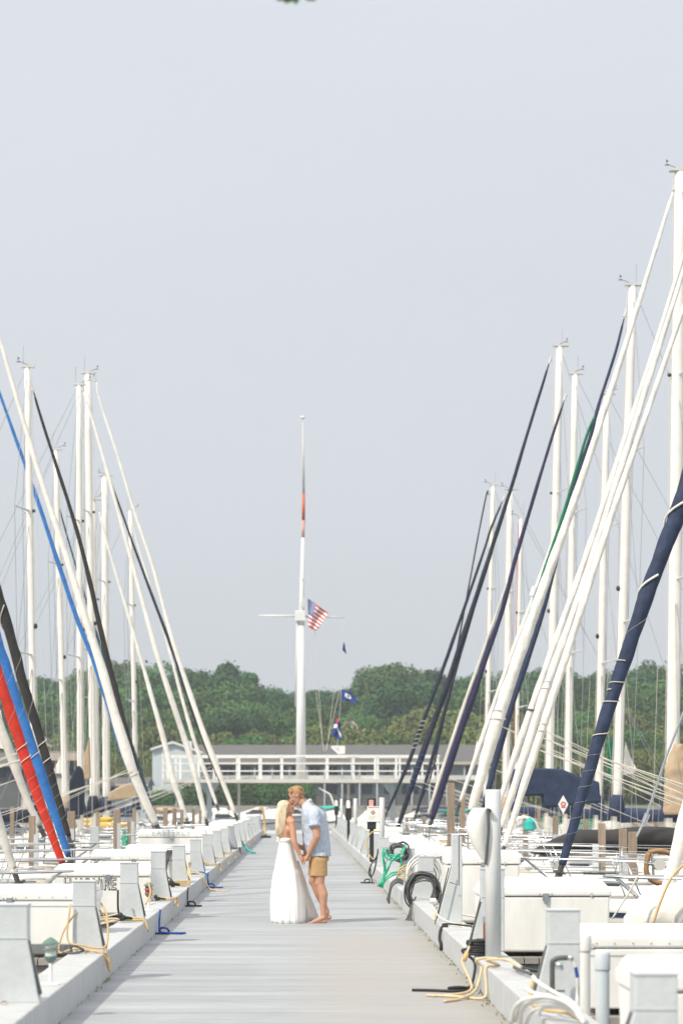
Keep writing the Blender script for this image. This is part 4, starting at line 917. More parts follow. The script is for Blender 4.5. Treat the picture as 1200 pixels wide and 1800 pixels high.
# bundled sail cloth and motor at right edge
b = MB(); c = at(1128, 1600, 24.5); rr = []
for k in range(15):
    u = k/14; rg = []
    for j in range(18):
        a = 2*math.pi*j/18; r_ = (.10+.30*math.sin(math.pi*u)**.6)*(1+.22*noise.noise(Vector((u*5, math.cos(a)*2, math.sin(a)*2))))
        rg.append(c+Vector((lerp(-.20, .75, u), r_*.8*math.cos(a), lerp(-.15, .1, u)+r_*.75*math.sin(a))))
    rr.append(rg)
b.loft(rr); b.build('sail_bundle', 'sail', label='crumpled bundle of off-white sailcloth by the right edge', cat='sail bundle', smooth=True)
# life-ring style hose stand beyond (white coil)
b = MB()
for k in range(5):
    c = at(921, 1474, 60); pts = [c+Vector((.42*math.cos(a)*(1+.03*k), .05*k, .55*math.sin(a)*(1+.02*k))) for a in [2*math.pi*j/16 for j in range(17)]]; b.tube(pts, .022, 6)
b.build('hose_coil', 'hose_white', label='tall white hose coil beside a piling, beyond the tall pipe post', cat='hose', smooth=True)
b = MB(); c = at(930, 1450, 60); b.lathe([(.02, .2), (.14, .08), (.17, -.12), (.10, -.15)], c, 14); b.build('hose_reel', 'teal', label='small teal domed hose reel above the white hose coil', cat='hose reel')

# ================================================================ cords and hoses on the kerbs
def cord(pts, r, m, label, cat='cord', Yd=None, seg=6, name=None):
    b = MB()
    for line in (pts if isinstance(pts[0], list) else [pts]): b.rope(line, r, 7, seg)
    return b.build(name or {'hose': 'hose', 'rope': 'rope'}.get(cat, 'extension_cord'), m, label=label, cat=cat, smooth=True)
def K(px, py, Y): return at(px, py, Y)
KT = KH+.014
def around(xc, Y, w, d, z, drop, n=2, side=-1, jit=.012):
    # loops laid round a wedge post, one end drooping over the kerb face
    out = []
    for k in range(n):
        j = lambda: random.uniform(-jit, jit)
        xi = xc+w/2+.02; xo = xc-w/2-.03
        if side > 0: xi, xo = xc-w/2-.02, xc+w/2+.03
        out.append([Vector((xo+j(), Y+d, z+.02+j()*.4)), Vector((xo+j(), Y-.03, z+.10+j())), Vector((xc+j(), Y-.05-.02*k, z+.03+j()*.5)), Vector((xi+j(), Y-.04, z+.02)), Vector((xi-side*.05+j(), Y+.05, z+.03)),
                    Vector((xi-side*(.03+.05*k), Y+.0, max(.03, z-drop*(.6+.2*k))))])
    return out
# nearest-left posts: yellow cord wound around the second post
x = DL-.14
P = lambda a, b_, c_: Vector((a, b_, c_))
cord([[P(x-.10, 19.40, KH+.35), P(x-.20, 19.34, KH+.2), P(x-.24, 19.30, KT), P(x-.10, 19.25, KT+.03), P(x+.10, 19.28, KT), P(x+.17, 19.33, KH-.02), P(x+.19, 19.3, KH-.15), P(x+.155, 19.32, KH-.02), P(x+.165, 19.42, KH+.22), P(x+.09, 19.5, KH+.36)],
      [P(x-.15, 19.36, KH+.42), P(x-.17, 19.33, KH+.12), P(x-.05, 19.32, KH+.07), P(x+.15, 19.33, KH+.06), P(x+.16, 19.4, KH+.3), P(x+.10, 19.5, KH+.42)],
      [P(x-.02, 19.28, KT), P(x+.08, 19.25, KT+.01), P(x+.16, 19.27, KH-.03), P(x+.185, 19.28, KH-.12)]], .0085, 'cord_yellow', 'yellow power cord wound around the second left post and drooping over the kerb')
cord([[P(x-.2, 19.22, KT), P(x-.1, 19.18, KT), P(x-.02, 19.2, KT+.02), P(x-.09, 19.16, KT+.06), P(x-.13, 19.2, KT+.05), P(x-.12, 19.2, KT)]], .010, 'cord_grey', 'grey rope knot at the foot of the second left post', 'rope')
c3 = cord([[P(x-.45, 24.3, KT), P(x-.2, 24.3, KT+.02), P(x+.02, 24.25, KT+.01), P(x+.14, 24.28, KT), P(x+.19, 24.25, KH-.1)],
      [P(x-.12, 24.36, KT), P(x+.03, 24.28, KT+.03), P(x+.14, 24.3, KT+.01), P(x+.175, 24.28, KH-.06)], [P(x+.16, 24.6, KH+.42), P(x+.19, 24.55, KH+.3), P(x+.14, 24.5, KH+.18)]], .011, 'cord_yellow', 'yellow power cord looped before the third left post')
cord([[P(x-.12, 24.3, KT), P(x-.14, 24.3, KH+.16), P(x-.145, 24.35, KH+.34)]], .012, 'cord_black', 'black cord standing against the third left post')
def plug(p, label, r=.024, parent=None):
    b = MB(); b.tube([p, p+Vector((.05, -.01, .01)), p+Vector((.05, -.01, .01)), p+Vector((.13, -.03, 0))], [r, r, r*.6, r*.5], 10); b.ell(p+Vector((0, -.01, .03)), r*1.1, r, r*1.2, 10, 7); b.build('plug', 'black', parent, label='black plug', smooth=True)
plug(P(x-.11, 24.22, KT+.03), '', .03, c3)
def cleat_rope(p, m, label, s_=1, length=.32):
    b = MB(); pts = [p+Vector((0, .35, .26)), p+Vector((0, .2, .12)), p+Vector((.02, .02, .02)), p+Vector((.12*s_, 0, .02)), p+Vector((.1*s_, -.05, .07)), p+Vector((.03*s_, -.02, .07)), p+Vector((.05*s_, -.05, .02)), p+Vector((length*s_, -.04, .015))]
    b.rope(pts, .012, 7); b.rope([p+Vector((-.06*s_, -.1, .012)), p+Vector((.1*s_, -.12, .02)), p+Vector((length*.9*s_, -.08, .012))], .011, 6); b.build('rope', m, label=label, cat='rope', smooth=True)
cleat_rope(P(DL+.03, 26.2, 0), 'rope_blue', 'dark blue rope end curled on the walkway by the third left post')
cleat_rope(P(DL+.03, 40.0, 0), 'rope_blue', 'dark blue rope end curled on the walkway farther up the left side', 1, .28)
cleat_rope(P(DL+.02, 33.0, 0), 'cord_black', 'black rope end hanging over the left kerb at the fifth post', 1, .22)
c4 = cord(around(x, 29.4, .26, .2, KT, .12, 2), .011, 'cord_yellow', 'yellow power cord around the fourth left post'); plug(P(x-.05, 29.2, KT+.02), '', .024, c4)
c5 = cord([[P(x-.5, 34.2, KT+.02*k), P(x-.2, 34.1, KT+.03+.012*k), P(x+.08, 34.2, KT+.02*k), P(x+.16, 34.25, KT+.08), P(x+.1, 34.5, KT+.2+.03*k), P(x+.14, 34.7, KT+.33)] for k in range(5)], .011, 'cord_tan', 'bundle of tan cords around the fifth left post'); plug(P(x-.12, 33.9, KT+.03), '', .04, c5)
cord([[P(x-.2-.03*k, 36, KT+.5), P(x-.28-.03*k, 35.9, KT+.35), P(x-.3, 35.9, KT+.1), P(x-.15, 35.7, KT+.02)] for k in range(4)], .014, 'cord_grey', 'grey hose hanging behind the fifth left post', 'hose')
cord([[P(x-.3, 39, KT), P(x, 38.9, KT+.05), P(x+.12, 38.8, KT), P(x+.2, 38.7, .05), P(x+.45, 38.4, .02)], [P(x-.1, 39.2, KT+.1), P(x+.1, 39, KT+.02), P(x+.3, 38.6, .02), P(x+.6, 38.5, .02)]], .011, 'cord_tan', 'tan cord spilling from the left kerb on to the walkway at the sixth post')
cord([[P(x-.1, 40, KT), P(x+.06, 39.9, KT+.03), P(x+.16, 39.9, KH), P(x+.2, 39.9, .06)]], .014, 'blue', 'blue cord over the left kerb at the sixth post')
for k, (Y, m_) in enumerate(((45.1, 'cord_yellow'), (50.2, 'cord_tan'), (55.3, 'cord_yellow'), (60.4, 'cord_grey'), (70.6, 'cord_yellow'), (80, 'cord_tan'))):
    cord(around(x, Y, .26, .2, KT, .16, 2), .013, m_, '%s cord around a far left post, %s beyond the blue rope ends' % (m_[5:], ORD[k] if k else 'first'))
cord([[P(x+.02, 66, KT+.1), P(x+.1, 65.8, KT+.12), P(x+.18, 65.8, KH), P(x+.3, 65.6, .1), P(x+.5, 65.4, .03)]]*1+[[P(x-.05, 66, KT+.04), P(x+.1, 65.7, KT+.08), P(x+.22, 65.6, KH-.05), P(x+.42, 65.3, .04)]], .03, 'teal', 'teal hose draped over the far left kerb', 'hose')
cord([[P(x+.1, 94, KT+.9), P(x+.2, 94, KT+1.0), P(x+.28, 94, KT+.8), P(x+.32, 94, KT+.3), P(x+.36, 93.8, .1)]], .05, 'cord_yellow', 'yellow hose arched over the left kerb near the dock end', 'hose')
b = MB(); b.box(DL+.05, DL+.45, 93.4, 94, .01, .09); b.build('base_block', 'black', label='black base block under the yellow arched hose', cat='block')
# right side
x = DR+.14
def coil(cx, Y, cz, rx, rz, n, r, m, label, jit=.02, cat='hose', arc=(0, 2*math.pi), tail=None, ymul=1):
    L_ = []
    for k in range(n):
        a0 = random.uniform(0, .4); f_ = 1+random.uniform(-.22, .05); oy = Y+random.uniform(-.05, .05)*ymul; o = Vector((random.uniform(-jit, jit), 0, random.uniform(-jit, jit)))
        L_.append([Vector((cx+rx*f_*math.cos(a+a0*0), oy+.03*math.sin(a*2+k), cz+rz*(f_+random.uniform(-.03, .03))*math.sin(a)))+o+Vector((random.uniform(-.006, .006), 0, .03*math.cos(a+k))) for a in [lerp(arc[0], arc[1], j/14) for j in range(15)]])
    if tail: L_ += tail
    return cord(L_, r, m, label, cat, seg=3)
c6 = coil(x_(741, 29.6), 29.55, z_(1568, 29.6), .21, .24, 15, .011, 'cord_grey', 'thick coil of dark grey power cords leaning on the fifth right post', .03, 'cord',
     tail=[[P(x-.1, 29.45, KH+.05), P(DR-.02, 29.3, KH-.05), P(DR-.07+.02*k, 29.2-.03*k, .05+.02*k), P(DR-.1+.03*k, 29.1-.03*k, .015)] for k in range(3)])
coil(x_(743, 30.2), 30.1, z_(1540, 30.2), .235, .30, 4, .013, 'hose_white', 'white hose arched over the fifth right post', .02, arc=(-.4, math.pi+.7))
coil(x_(700, 35), 34.85, z_(1497, 35), .14, .14, 5, .016, 'cord_grey', 'grey hose coil on the sixth right post, above the green hose', .03)
coil(x_(695, 34.8), 34.7, z_(1492, 34.8), .15, .13, 2, .014, 'hose_green', 'green hose hooked over the sixth right post', .02, arc=(math.pi*.9, math.pi*2.1),
     tail=[[P(x_(a+random.uniform(-2, 2), 34.6), 34.55+random.uniform(-.04, .04), z_(b1, 34.6)) for a, b1 in ln] for ln in (((675, 1490), (674, 1505), (677, 1522), (673, 1540), (668, 1559)), ((676, 1492), (673, 1512), (676, 1530), (671, 1548), (664, 1557)), ((700, 1500), (690, 1508), (681, 1524), (675, 1542), (670, 1560)), ((698, 1503), (688, 1514), (679, 1530), (672, 1547), (666, 1558)), ((702, 1533), (688, 1534), (676, 1542), (669, 1554)), ((704, 1536), (690, 1538), (677, 1546), (671, 1557)), ((700, 1502), (704, 1516), (701, 1530), (690, 1534)), ((674, 1495), (679, 1508), (690, 1512), (702, 1507)), ((671, 1540), (674, 1550), (672, 1560)))])
cord([[P(x_(a, 32.6), 32.6-.02*k, z_(b1+k*2, 32.6)) for a, b1 in ((708, 1548), (698, 1545), (688, 1552), (684, 1568), (680+k, 1582))] for k in range(4)], .014, 'cord_grey', 'dark grey cords hanging over the right kerb between coil and green hose')
coil(x_(712, 33), 33, z_(1533, 33), .10, .09, 3, .009, 'cord_yellow', 'small yellow cord coil between the two hose posts', .02, 'cord')
cord([[P(x_(a, 46), 46, z_(b1, 46)) for a, b1 in ((668, 1462), (655, 1462), (645, 1475), (646, 1495), (655, 1510), (662, 1508))]], .014, 'cord_yellow', 'yellow cord arched on the right kerb below the white notice')
cord([[P(x_(a, 70), 70, z_(b1, 70)) for a, b1 in ((642, 1453), (634, 1455), (629, 1468), (633, 1480), (640, 1484))]], .02, 'cord_yellow', 'yellow cord on the right kerb beyond the white notice')
cord([[P(x_(a, 44), 44, z_(b1, 44)) for a, b1 in ((664, 1492), (662, 1505), (652, 1520), (648, 1535), (652, 1542))], [P(x_(a, 44), 44, z_(b1, 44)) for a, b1 in ((663, 1500), (660, 1520), (656, 1535), (652, 1541))]], .014, 'cord_black', 'thin black cord hanging from the right kerb before the notice')
cleat_rope(P(DR-.14, 42.3, 0), 'cord_black', 'black rope end lying on the walkway before the white notice', -1, .2)
# hardware and line near tall wedge
b = MB(); b.tube([at(806, 1469, 24.2), at(806, 1556, 24.2), at(790, 1551, 24.2)], .006, 5); b.tube([at(788, 1525, 24.2), at(764, 1625, 24.2)], .007, 5); b.tube([at(806, 1469, 24.2), at(830, 1468, 24.2)], .006, 5)
b.build('cable', 'cord_grey', label='thin dark cable stapled to the tall fourth right post', cat='cable')
cord([[at(768, 1594, 23.9), at(765, 1600, 23.9), at(772, 1612, 23.8), at(790, 1621, 23.5), at(806, 1626, 23.3), at(814, 1630, 23.2), at(822, 1638, 23), at(826, 1642, 22.8)], [at(806, 1617, 23.4), at(812, 1625, 23.4), at(830, 1630, 23.4)]], .009, 'rope', 'white mooring line lying at the foot of the tall fourth right post', 'rope')
cord([[at(768, 1594, 24), at(764, 1604, 24), at(763, 1618, 23.9)]], .010, 'cord_tan', 'short tan cord over the kerb at the tall fourth right post')
cord([[at(776, 1625, 22.9), at(790, 1624, 22.9), at(808, 1626, 22.9), at(829, 1628, 22.9)]], .009, 'cord_black', 'black line lying on the kerb behind the white mooring line', 'rope')
cord([[P(DR+.06, 23.3, KT), P(DR-.005, 23.3, KH), P(DR-.03, 23.25, KH-.1), P(DR-.02, 23.2, .07), P(DR-.015, 23.2, .01)]], .017, 'cord_black', 'thick black rope end hanging over the right kerb', 'rope')
b = MB(); b.tube([at(767, 1592, 23.9), at(762, 1583, 23.9), at(755, 1584, 23.9)], [.03, .034, .03], 10); b.build('plug', 'hose_white', c6, label='white round plug', smooth=True)
# foreground right: yellow cord and black rope on the walkway, pole behind
c7 = cord([[at(900, 1690, 17.5), at(878, 1686, 17.6), at(850, 1684, 17.8), at(836, 1690, 17.9), P(DR-.03, 17.9, KH-.02), P(DR-.09, 17.75, .06), P(DR-.22, 17.5, .015), P(DR-.36, 17.3, .012)],
      [at(914, 1702, 17), at(890, 1687, 17.3), at(855, 1688, 17.6), P(DR+.1, 17.75, KT), P(DR-.01, 17.7, KH), P(DR-.015, 17.6, .1), P(DR-.05, 17.5, .02), P(DR-.25, 17.75, .012), P(DR-.46, 17.85, .012)],
      [at(824, 1664, 18.4), at(818, 1680, 18.3), at(812, 1692, 18.2), P(DR-.1, 18.0, .05), P(DR-.3, 17.85, .012), P(DR-.42, 17.8, .012)]], .0105, 'cord_tan', 'tan power cord draped over the right kerb in the foreground, ends on the boards')
cord([[at(822, 1668, 18.7), at(812, 1672, 18.6), P(DR-.03, 18.6, KH-.02), P(DR-.05, 18.5, .08), P(DR-.1, 18.4, .02), P(DR-.2, 18.35, .02), P(DR-.26, 18.3, .03), P(DR-.18, 18.22, .045), P(DR-.08, 18.25, .03), P(DR-.2, 18.2, .016), P(DR-.42, 18.3, .014), P(DR-.55, 18.35, .012)]], .012, 'cord_black', 'black rope looped on the walkway boards at the foreground right', 'rope')
b = MB(); b.tube([at(844, 1585, 18.6), at(822, 1668, 18.6)], .010, 6); b.build('rod', 'cord_grey', label='dark thin rod leaning beside the tall pipe post', cat='rod')
b = MB(); b.tube([at(815, 1690, 18.2), at(820, 1675, 18.2)], [.016, .02], 8); b.build('plug', 'cord_yellow', c7, label='yellow plug', smooth=True)
cord([[P(x+.45, 18, KT-.1), at(905, 1700, 17.3), at(932, 1712, 16.6)]], .014, 'cord_grey', 'dark hose running from the tall pipe post towards the nearest posts', 'hose')
# nearest right post: tap and white hoses
t = thing('dock_tap', at(970, 1750, 14.2), 'brown water pipe with tap and blue-ended hose on the second right post', 'water pipe')
b = MB(); b.tube(spline([at(970, 1748, 14.15), at(970, 1700, 14.15), at(972, 1688, 14.15), at(985, 1684, 14.15), at(1003, 1684, 14.15)], 4), .016, 8); b.tube([at(960, 1742, 14.15), at(992, 1742, 14.15)], .006, 6); b.build('pipe', 'cord_grey', t, smooth=True)
b = MB(); b.ell(at(982, 1697, 14.05), .026, .02, .024, 10, 7); b.tube([at(982, 1697, 14.05), at(988, 1705, 14.05)], .012, 8); b.ell(at(1002, 1684, 14.1), .022, .02, .02, 8, 6); b.build('tap', 'steel', t, smooth=True)
b = MB(); b.tube([at(1011, 1700, 14.1), at(1014, 1718, 14.1)], .011, 8); b.build('hose_end', 'rope_blue', t)
b = MB(); b.rope([at(1003, 1686, 14.1), at(1010, 1698, 14.1), at(1014, 1720, 14.1), at(1013, 1760, 14.1), at(1008, 1790, 13.8)], .009, 6); b.build('hose', 'hose_white', t, smooth=True)
hl = []
for ln in (((898, 1798), (905, 1770), (925, 1756), (960, 1752), (990, 1760), (1010, 1775), (1025, 1798)), ((936, 1718), (950, 1730), (975, 1745), (1005, 1762), (1020, 1785), (1026, 1800)), ((924, 1738), (945, 1748), (985, 1752), (1012, 1768), (1022, 1790)),
           ((914, 1800), (918, 1775), (935, 1762), (965, 1758), (1000, 1768), (1018, 1790)), ((905, 1795), (915, 1762), (940, 1753), (975, 1762), (1012, 1780)), ((924, 1800), (935, 1778), (960, 1770), (990, 1772), (1015, 1786))):
    hl.append([at(a, b1, 13.7-.12*i_) for i_, (a, b1) in enumerate(ln)])
cord(hl, .0125, 'hose_white', 'bundle of white hoses draped over the nearest right kerb', 'hose')
cord([[at(936, 1725, 14.1), at(930, 1745, 14), at(936, 1765, 13.8), at(960, 1776, 13.6), at(995, 1781, 13.4), at(1022, 1795, 13.2)]], .011, 'cord_yellow', 'yellow cord under the bundle of white hoses')
# ================================================================ far shore: buildings
BY = 300
def bx(px): return x_(px, BY)
def bz(py): return z_(py, BY)
t = thing('apartment_building', (bx(560), BY+6, 0), 'long two-storey grey apartment building with balconies on the far shore', 'building')
b = MB(); b.box(bx(352), bx(846), BY+1.5, BY+13, -1, bz(1341)); b.build('wall', 'siding', t)
b = MB(); b.prismx([(BY-1.2, bz(1342)), (BY-1.2, bz(1340)), (BY+7, bz(1307)), (BY+15, bz(1340)), (BY+15, bz(1342))], bx(345), bx(852)); b.build('roof', 'roof', t)
b = MB(); b.box(bx(345), bx(852), BY-1.32, BY-1.19, bz(1344), bz(1339.5)); b.build('gutter', 'fascia', t)
for q in range(16):
    px = 356+q*30.6
    for (y0, y1) in ((1344, 1366), (1375, 1397)):
        b = MB(); b.box(bx(px+3), bx(px+24), BY+1.40, BY+1.48, bz(y1), bz(y0+2)); f = b.build('window', 'trim', t)
        for c0, c1 in ((4, 13), (14, 23)):
            b = MB(); b.box(bx(px+c0), bx(px+c1), BY+1.34, BY+1.39, bz(y1-1.2), bz(y0+3)); b.build('pane', 'glass_dark' if random.random() < .75 else 'siding', f)
    b = MB(); b.box(bx(px-1.2), bx(px+1.2), BY-.9, BY-.6, -1, bz(1344)); b.build('column', 'siding', t)
    b = MB(); b.box(bx(px+1.4), bx(px+29.2), BY-.85, BY-.80, bz(1371), bz(1363)); b.build('balcony_railing', 'trim' if q % 3 == 0 else 'alloy_dull', t)
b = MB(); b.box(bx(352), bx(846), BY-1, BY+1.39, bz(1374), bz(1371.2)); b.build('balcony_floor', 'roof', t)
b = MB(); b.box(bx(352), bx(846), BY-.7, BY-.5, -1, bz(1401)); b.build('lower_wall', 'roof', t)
t = thing('boathouse', (bx(310), 292, 0), 'pale grey gabled boathouse left of the apartment building', 'building')
Y0 = 290; s_ = Y0/F
b = MB(); b.prism([(x_(268, Y0), -1), (x_(352, Y0), -1), (x_(352, Y0), z_(1322, Y0)), (x_(304, Y0), z_(1307, Y0)), (x_(268, Y0), z_(1318, Y0))], Y0, Y0+9.5); b.build('wall', 'siding', t)
b = MB(); b.prism([(x_(265, Y0), z_(1319, Y0)), (x_(265, Y0), z_(1315.5, Y0)), (x_(304, Y0), z_(1303, Y0)), (x_(356, Y0), z_(1321, Y0)), (x_(356, Y0), z_(1325, Y0)), (x_(304, Y0), z_(1306.8, Y0))], Y0-.5, Y0+10); b.build('roof', 'trim', t)
b = MB(); b.box(x_(285, Y0), x_(288, Y0), Y0-.08, Y0-.01, -1, z_(1317, Y0)); b.build('corner_board', 'trim', t)
b = MB(); b.box(x_(292, Y0), x_(304, Y0), Y0-.08, Y0-.01, z_(1366, Y0), z_(1340, Y0)); b.build('window', 'trim', t)
b = MB(); b.box(x_(326, Y0), x_(340, Y0), Y0-.07, Y0-.01, z_(1398, Y0), z_(1374, Y0)); b.build('door', 'trim', t)
b = MB(); b.box(x_(322, Y0), x_(336, Y0), Y0+2, Y0+3.2, z_(1322, Y0), z_(1302, Y0)); b.build('chimney', 'siding', t)
# club buildings on the left
for (x0, x1, zr, ze, Y0, lab, rm) in ((-90, 70, 1322, 1345, 230, 'low dark-roofed building far left behind the black furled jib', 'roof'), (58, 152, 1318, 1336, 240, 'dark low building with a beige fascia behind the left masts', 'roof_dark'), (150, 262, 1366, 1380, 250, 'low building with grey roof left of the boathouse', 'roof')):
    t = thing('shore_building', (x_((x0+x1)/2, Y0), Y0, -1), lab, 'building')
    b = MB(); b.box(x_(x0, Y0)+.4, x_(x1, Y0)-.4, Y0, Y0+9, -1.2, z_(ze, Y0)); b.build('wall', 'roof_dark' if x0 < 150 else 'siding', t)
    b = MB(); b.prismx([(Y0-1, z_(ze, Y0)+.01), (Y0-1, z_(ze-1.5, Y0)), (Y0+4.5, z_(zr, Y0)), (Y0+10, z_(ze-1.5, Y0)), (Y0+10, z_(ze, Y0)+.01)], x_(x0, Y0), x_(x1, Y0)); b.build('roof', rm, t)
    b = MB(); b.box(x_(x0, Y0), x_(x1, Y0), Y0-1.15, Y0-1.01, z_(ze+(2 if x0 != 58 else 1), Y0), z_(ze-(2 if x0 != 58 else 12), Y0)); b.build('fascia', 'fascia', t)
    n = 6
    for q in range(n):
        xx = lerp(x0, x1, (q+.5)/n); w2 = (x1-x0)/n*.3; b = MB(); b.box(x_(xx-w2, Y0), x_(xx+w2, Y0), Y0-.06, Y0-.01, z_(ze+22, Y0), z_(ze+6, Y0)); f = b.build('window', 'glass_dark', t)
for (px, py, Y0, lab) in ((60, 1290, 330, 'small grey gabled house among the trees at far left'), (617, 1262, 345, 'small pale gable peeking between the trees right of the flagpole'), (100, 1360, 225, 'white shed with a flat roof behind the left pilings')):
    t = thing('house', (x_(px, Y0), Y0, 0), lab, 'house'); x0 = x_(px, Y0); w2 = 3.5 if px != 617 else 1.6; zt = z_(py, Y0)
    b = MB(); b.prism([(x0-w2, -1), (x0+w2, -1), (x0+w2, zt-2), (x0, zt), (x0-w2, zt-2)], Y0, Y0+7); b.build('wall', 'sail_grey', t)
    b = MB(); b.prism([(x0-w2-.3, zt-2.2), (x0-w2-.3, zt-1.95), (x0, zt+.25), (x0+w2+.3, zt-1.95), (x0+w2+.3, zt-2.2), (x0, zt)], Y0-.3, Y0+7.3); b.build('roof', 'roof', t)
    b = MB(); b.box(x0-.6, x0+.6, Y0-.06, Y0-.01, zt-4, zt-2.6); b.build('window', 'glass_dark', t)
# seawall
b = MB(); b.box(-300, 300, 285, 286.2, -1.6, .9); b.build('seawall', 'wood_grey', label='low timber seawall along the far shore', cat='seawall')
# rocks / hedge in front of the building
def leafmass(blobs, n, size, rnd, flat=False):
    b = MB(); vs = []; fs = []; tot = sum(r[1]*r[2]*r[3] for r in blobs)**1
    for (c, rx, ry, rz) in blobs:
        k = int(n*(rx*ry*rz)/tot)
        for _ in range(k):
            while True:
                d = Vector((rnd.gauss(0, 1), rnd.gauss(0, 1), rnd.gauss(0, 1)))
                if d.length > .01: break
            d.normalize(); q = .62+.42*rnd.random()**.7
            if rnd.random() < .08: q += .10
            p = Vector(c)+Vector((d.x*rx, d.y*ry, d.z*rz))*q
            s_ = size*rnd.uniform(.55, 1.25); u = Vector((rnd.gauss(0, 1), rnd.gauss(0, 1), rnd.gauss(0, .6))); nn = (d*.9+Vector((rnd.gauss(0, .6), rnd.gauss(0, .6), rnd.gauss(0, .6)+.4))).normalized()
            u = (u-nn*u.dot(nn)).normalized(); v = nn.cross(u); k0 = len(vs)
            vs += [p+u*s_, p+v*s_*.62, p-u*s_, p-v*s_*.62+nn*s_*.25]; fs.append((k0, k0+1, k0+2, k0+3))
    b.add(vs, fs); return b
rn = random.Random(5)
for k, (xa, xb, y, h, lab) in enumerate(((322, 360, 288, 3.2, 'clipped green hedge under the left end of the apartment building'), (360, 455, 289, 3.6, 'long green hedge left of the couple below the apartment windows'), (455, 545, 289, 3.4, 'green hedge behind the couple on the far shore'), (230, 300, 288, 2.2, 'low green hedge in front of the boathouse'))):
    bl = []; x0, x1 = x_(xa, y), x_(xb, y); q = x0
    while q < x1: bl.append(((q, y, .7+h*.45), .9, .9, h*.55)); q += .8
    leafmass(bl, int(900*(x1-x0)), .16, rn).build('hedge', 'leaf_b', label=lab, cat='hedge')
# ---------------------------------------------------------------- trees
GZ = lambda Y: .7+max(0, min(1, (Y-286-45)/90))*7
def tree_proto(seed, leaf, H, Wd, nleaf, label, shape='round'):
    rnd = random.Random(seed)
    t = thing('tree', (0, 0, 0), label, 'tree', 'trees of the wooded far shore')
    b = MB(); b.tube([(0, 0, -1), (.15, 0, H*.2), (0, .1, H*.45), (.1, 0, H*.8)], [H*.028, H*.022, H*.016, .05], 8)
    for k in range(7):
        a = k*2.4; z = H*(.25+.07*k); b.tube([(0, 0, z), (math.cos(a)*Wd*.22, math.sin(a)*Wd*.22, z+H*.12), (math.cos(a)*Wd*.38, math.sin(a)*Wd*.38, z+H*.2)], [H*.011, H*.007, .04], 6)
    b.build('trunk', 'bark', t)
    bl = [((0, 0, H*.58), Wd*.36, Wd*.36, H*.34)]
    for k in range(14):
        a = rnd.uniform(0, 6.28); zz = rnd.uniform(.26, .93); prof = math.sin(math.pi*min(1, (zz-.12)/.95))**.7
        rr = Wd*.5*prof*rnd.uniform(.5, 1.0)
        if shape == 'cone': rr *= (1.25-zz)
        sz = rnd.choice((.11, .16, .20, .25))*Wd; bl.append(((math.cos(a)*rr, math.sin(a)*rr, H*zz-sz*.3), sz, sz, sz*rnd.uniform(.65, .95)))
    leafmass(bl, nleaf, .30, rnd).build('crown', leaf, t)
    return t
protos = [tree_proto(1, 'leaf_a', 17, 13, 15000, 'dark green broad-crowned tree in the wood on the far shore'), tree_proto(2, 'leaf_b', 15, 12, 14000, 'mid green bushy tree in the wood on the far shore'),
          tree_proto(3, 'leaf_c', 10, 10, 9000, 'low yellow-green tree at the lower edge of the wood'), tree_proto(4, 'leaf_a', 18, 9, 12000, 'dark green taller narrow tree in the wood on the far shore', 'cone'),
          tree_proto(8, 'leaf_b', 16, 14, 15000, 'mid green wide spreading tree in the wood on the far shore')]
PH = [17, 15, 10, 18, 16]
prof = [(-60, 1200), (0, 1205), (60, 1190), (80, 1178), (120, 1180), (160, 1165), (200, 1152), (260, 1155), (295, 1188), (330, 1168), (380, 1160), (420, 1163), (450, 1172), (478, 1203), (510, 1218), (545, 1205), (575, 1212), (600, 1192), (625, 1205), (640, 1180), (690, 1164), (725, 1156), (760, 1170), (800, 1190), (830, 1176), (870, 1158), (900, 1172), (940, 1160), (975, 1172), (1000, 1196), (1050, 1178), (1100, 1163), (1140, 1153), (1180, 1172), (1230, 1165), (1290, 1180)]
def pr(px):
    for i in range(len(prof)-1):
        if prof[i][0] <= px <= prof[i+1][0]: u = (px-prof[i][0])/(prof[i+1][0]-prof[i][0]); return lerp(prof[i][1], prof[i+1][1], u)
    return 1185
used = set(); rt = random.Random(11)
ONES = ['', 'first', 'second', 'third', 'fourth', 'fifth', 'sixth', 'seventh', 'eighth', 'ninth', 'tenth', 'eleventh', 'twelfth', 'thirteenth', 'fourteenth', 'fifteenth', 'sixteenth', 'seventeenth', 'eighteenth', 'nineteenth', 'twentieth']
def nth(k): return ONES[k] if k <= 20 else ('twenty-'+ONES[k-20] if k < 30 else 'thirtieth' if k == 30 else 'thirty-'+ONES[k-30] if k < 40 else 'fortieth')
LOOK = ['dark green broad tree', 'mid green bushy tree', 'low yellow-green tree', 'dark green narrow tree', 'mid green spreading tree']
def put(kind, px, top, Y, wide=1.0, row='', k=0):
    base = GZ(Y)-.6; H = z_(top, Y)-base; sc = H/(PH[kind]*.99); o = protos[kind]
    if kind in used: o = copy_tree(o)
    used.add(kind); o['label'] = '%s in the %s of the wood, %s from the left' % (LOOK[kind], row, nth(k+1)); o.location = (x_(px, Y), Y, base); w_ = max(.75, min(1.25, sc))*wide*(12/13)
    o.scale = (w_, w_, sc); o.rotation_euler.z = rt.uniform(0, 6.28)
for k, px in enumerate(range(-70, 1290, 36)):
    put(rt.choice((0, 1, 4, 0, 3)), px+rt.uniform(-9, 9), pr(px)+rt.choice((-6, -1, 4, 12))+rt.uniform(-3, 4), 440+rt.uniform(-12, 12), rt.uniform(.9, 1.1), 'skyline row', k)
for k, px in enumerate(range(-60, 1290, 46)):
    put(rt.choice((0, 1, 4)), px+rt.uniform(-14, 14), pr(px)+34+rt.uniform(-8, 18), 400+rt.uniform(-10, 10), rt.uniform(.9, 1.15), 'second row', k)
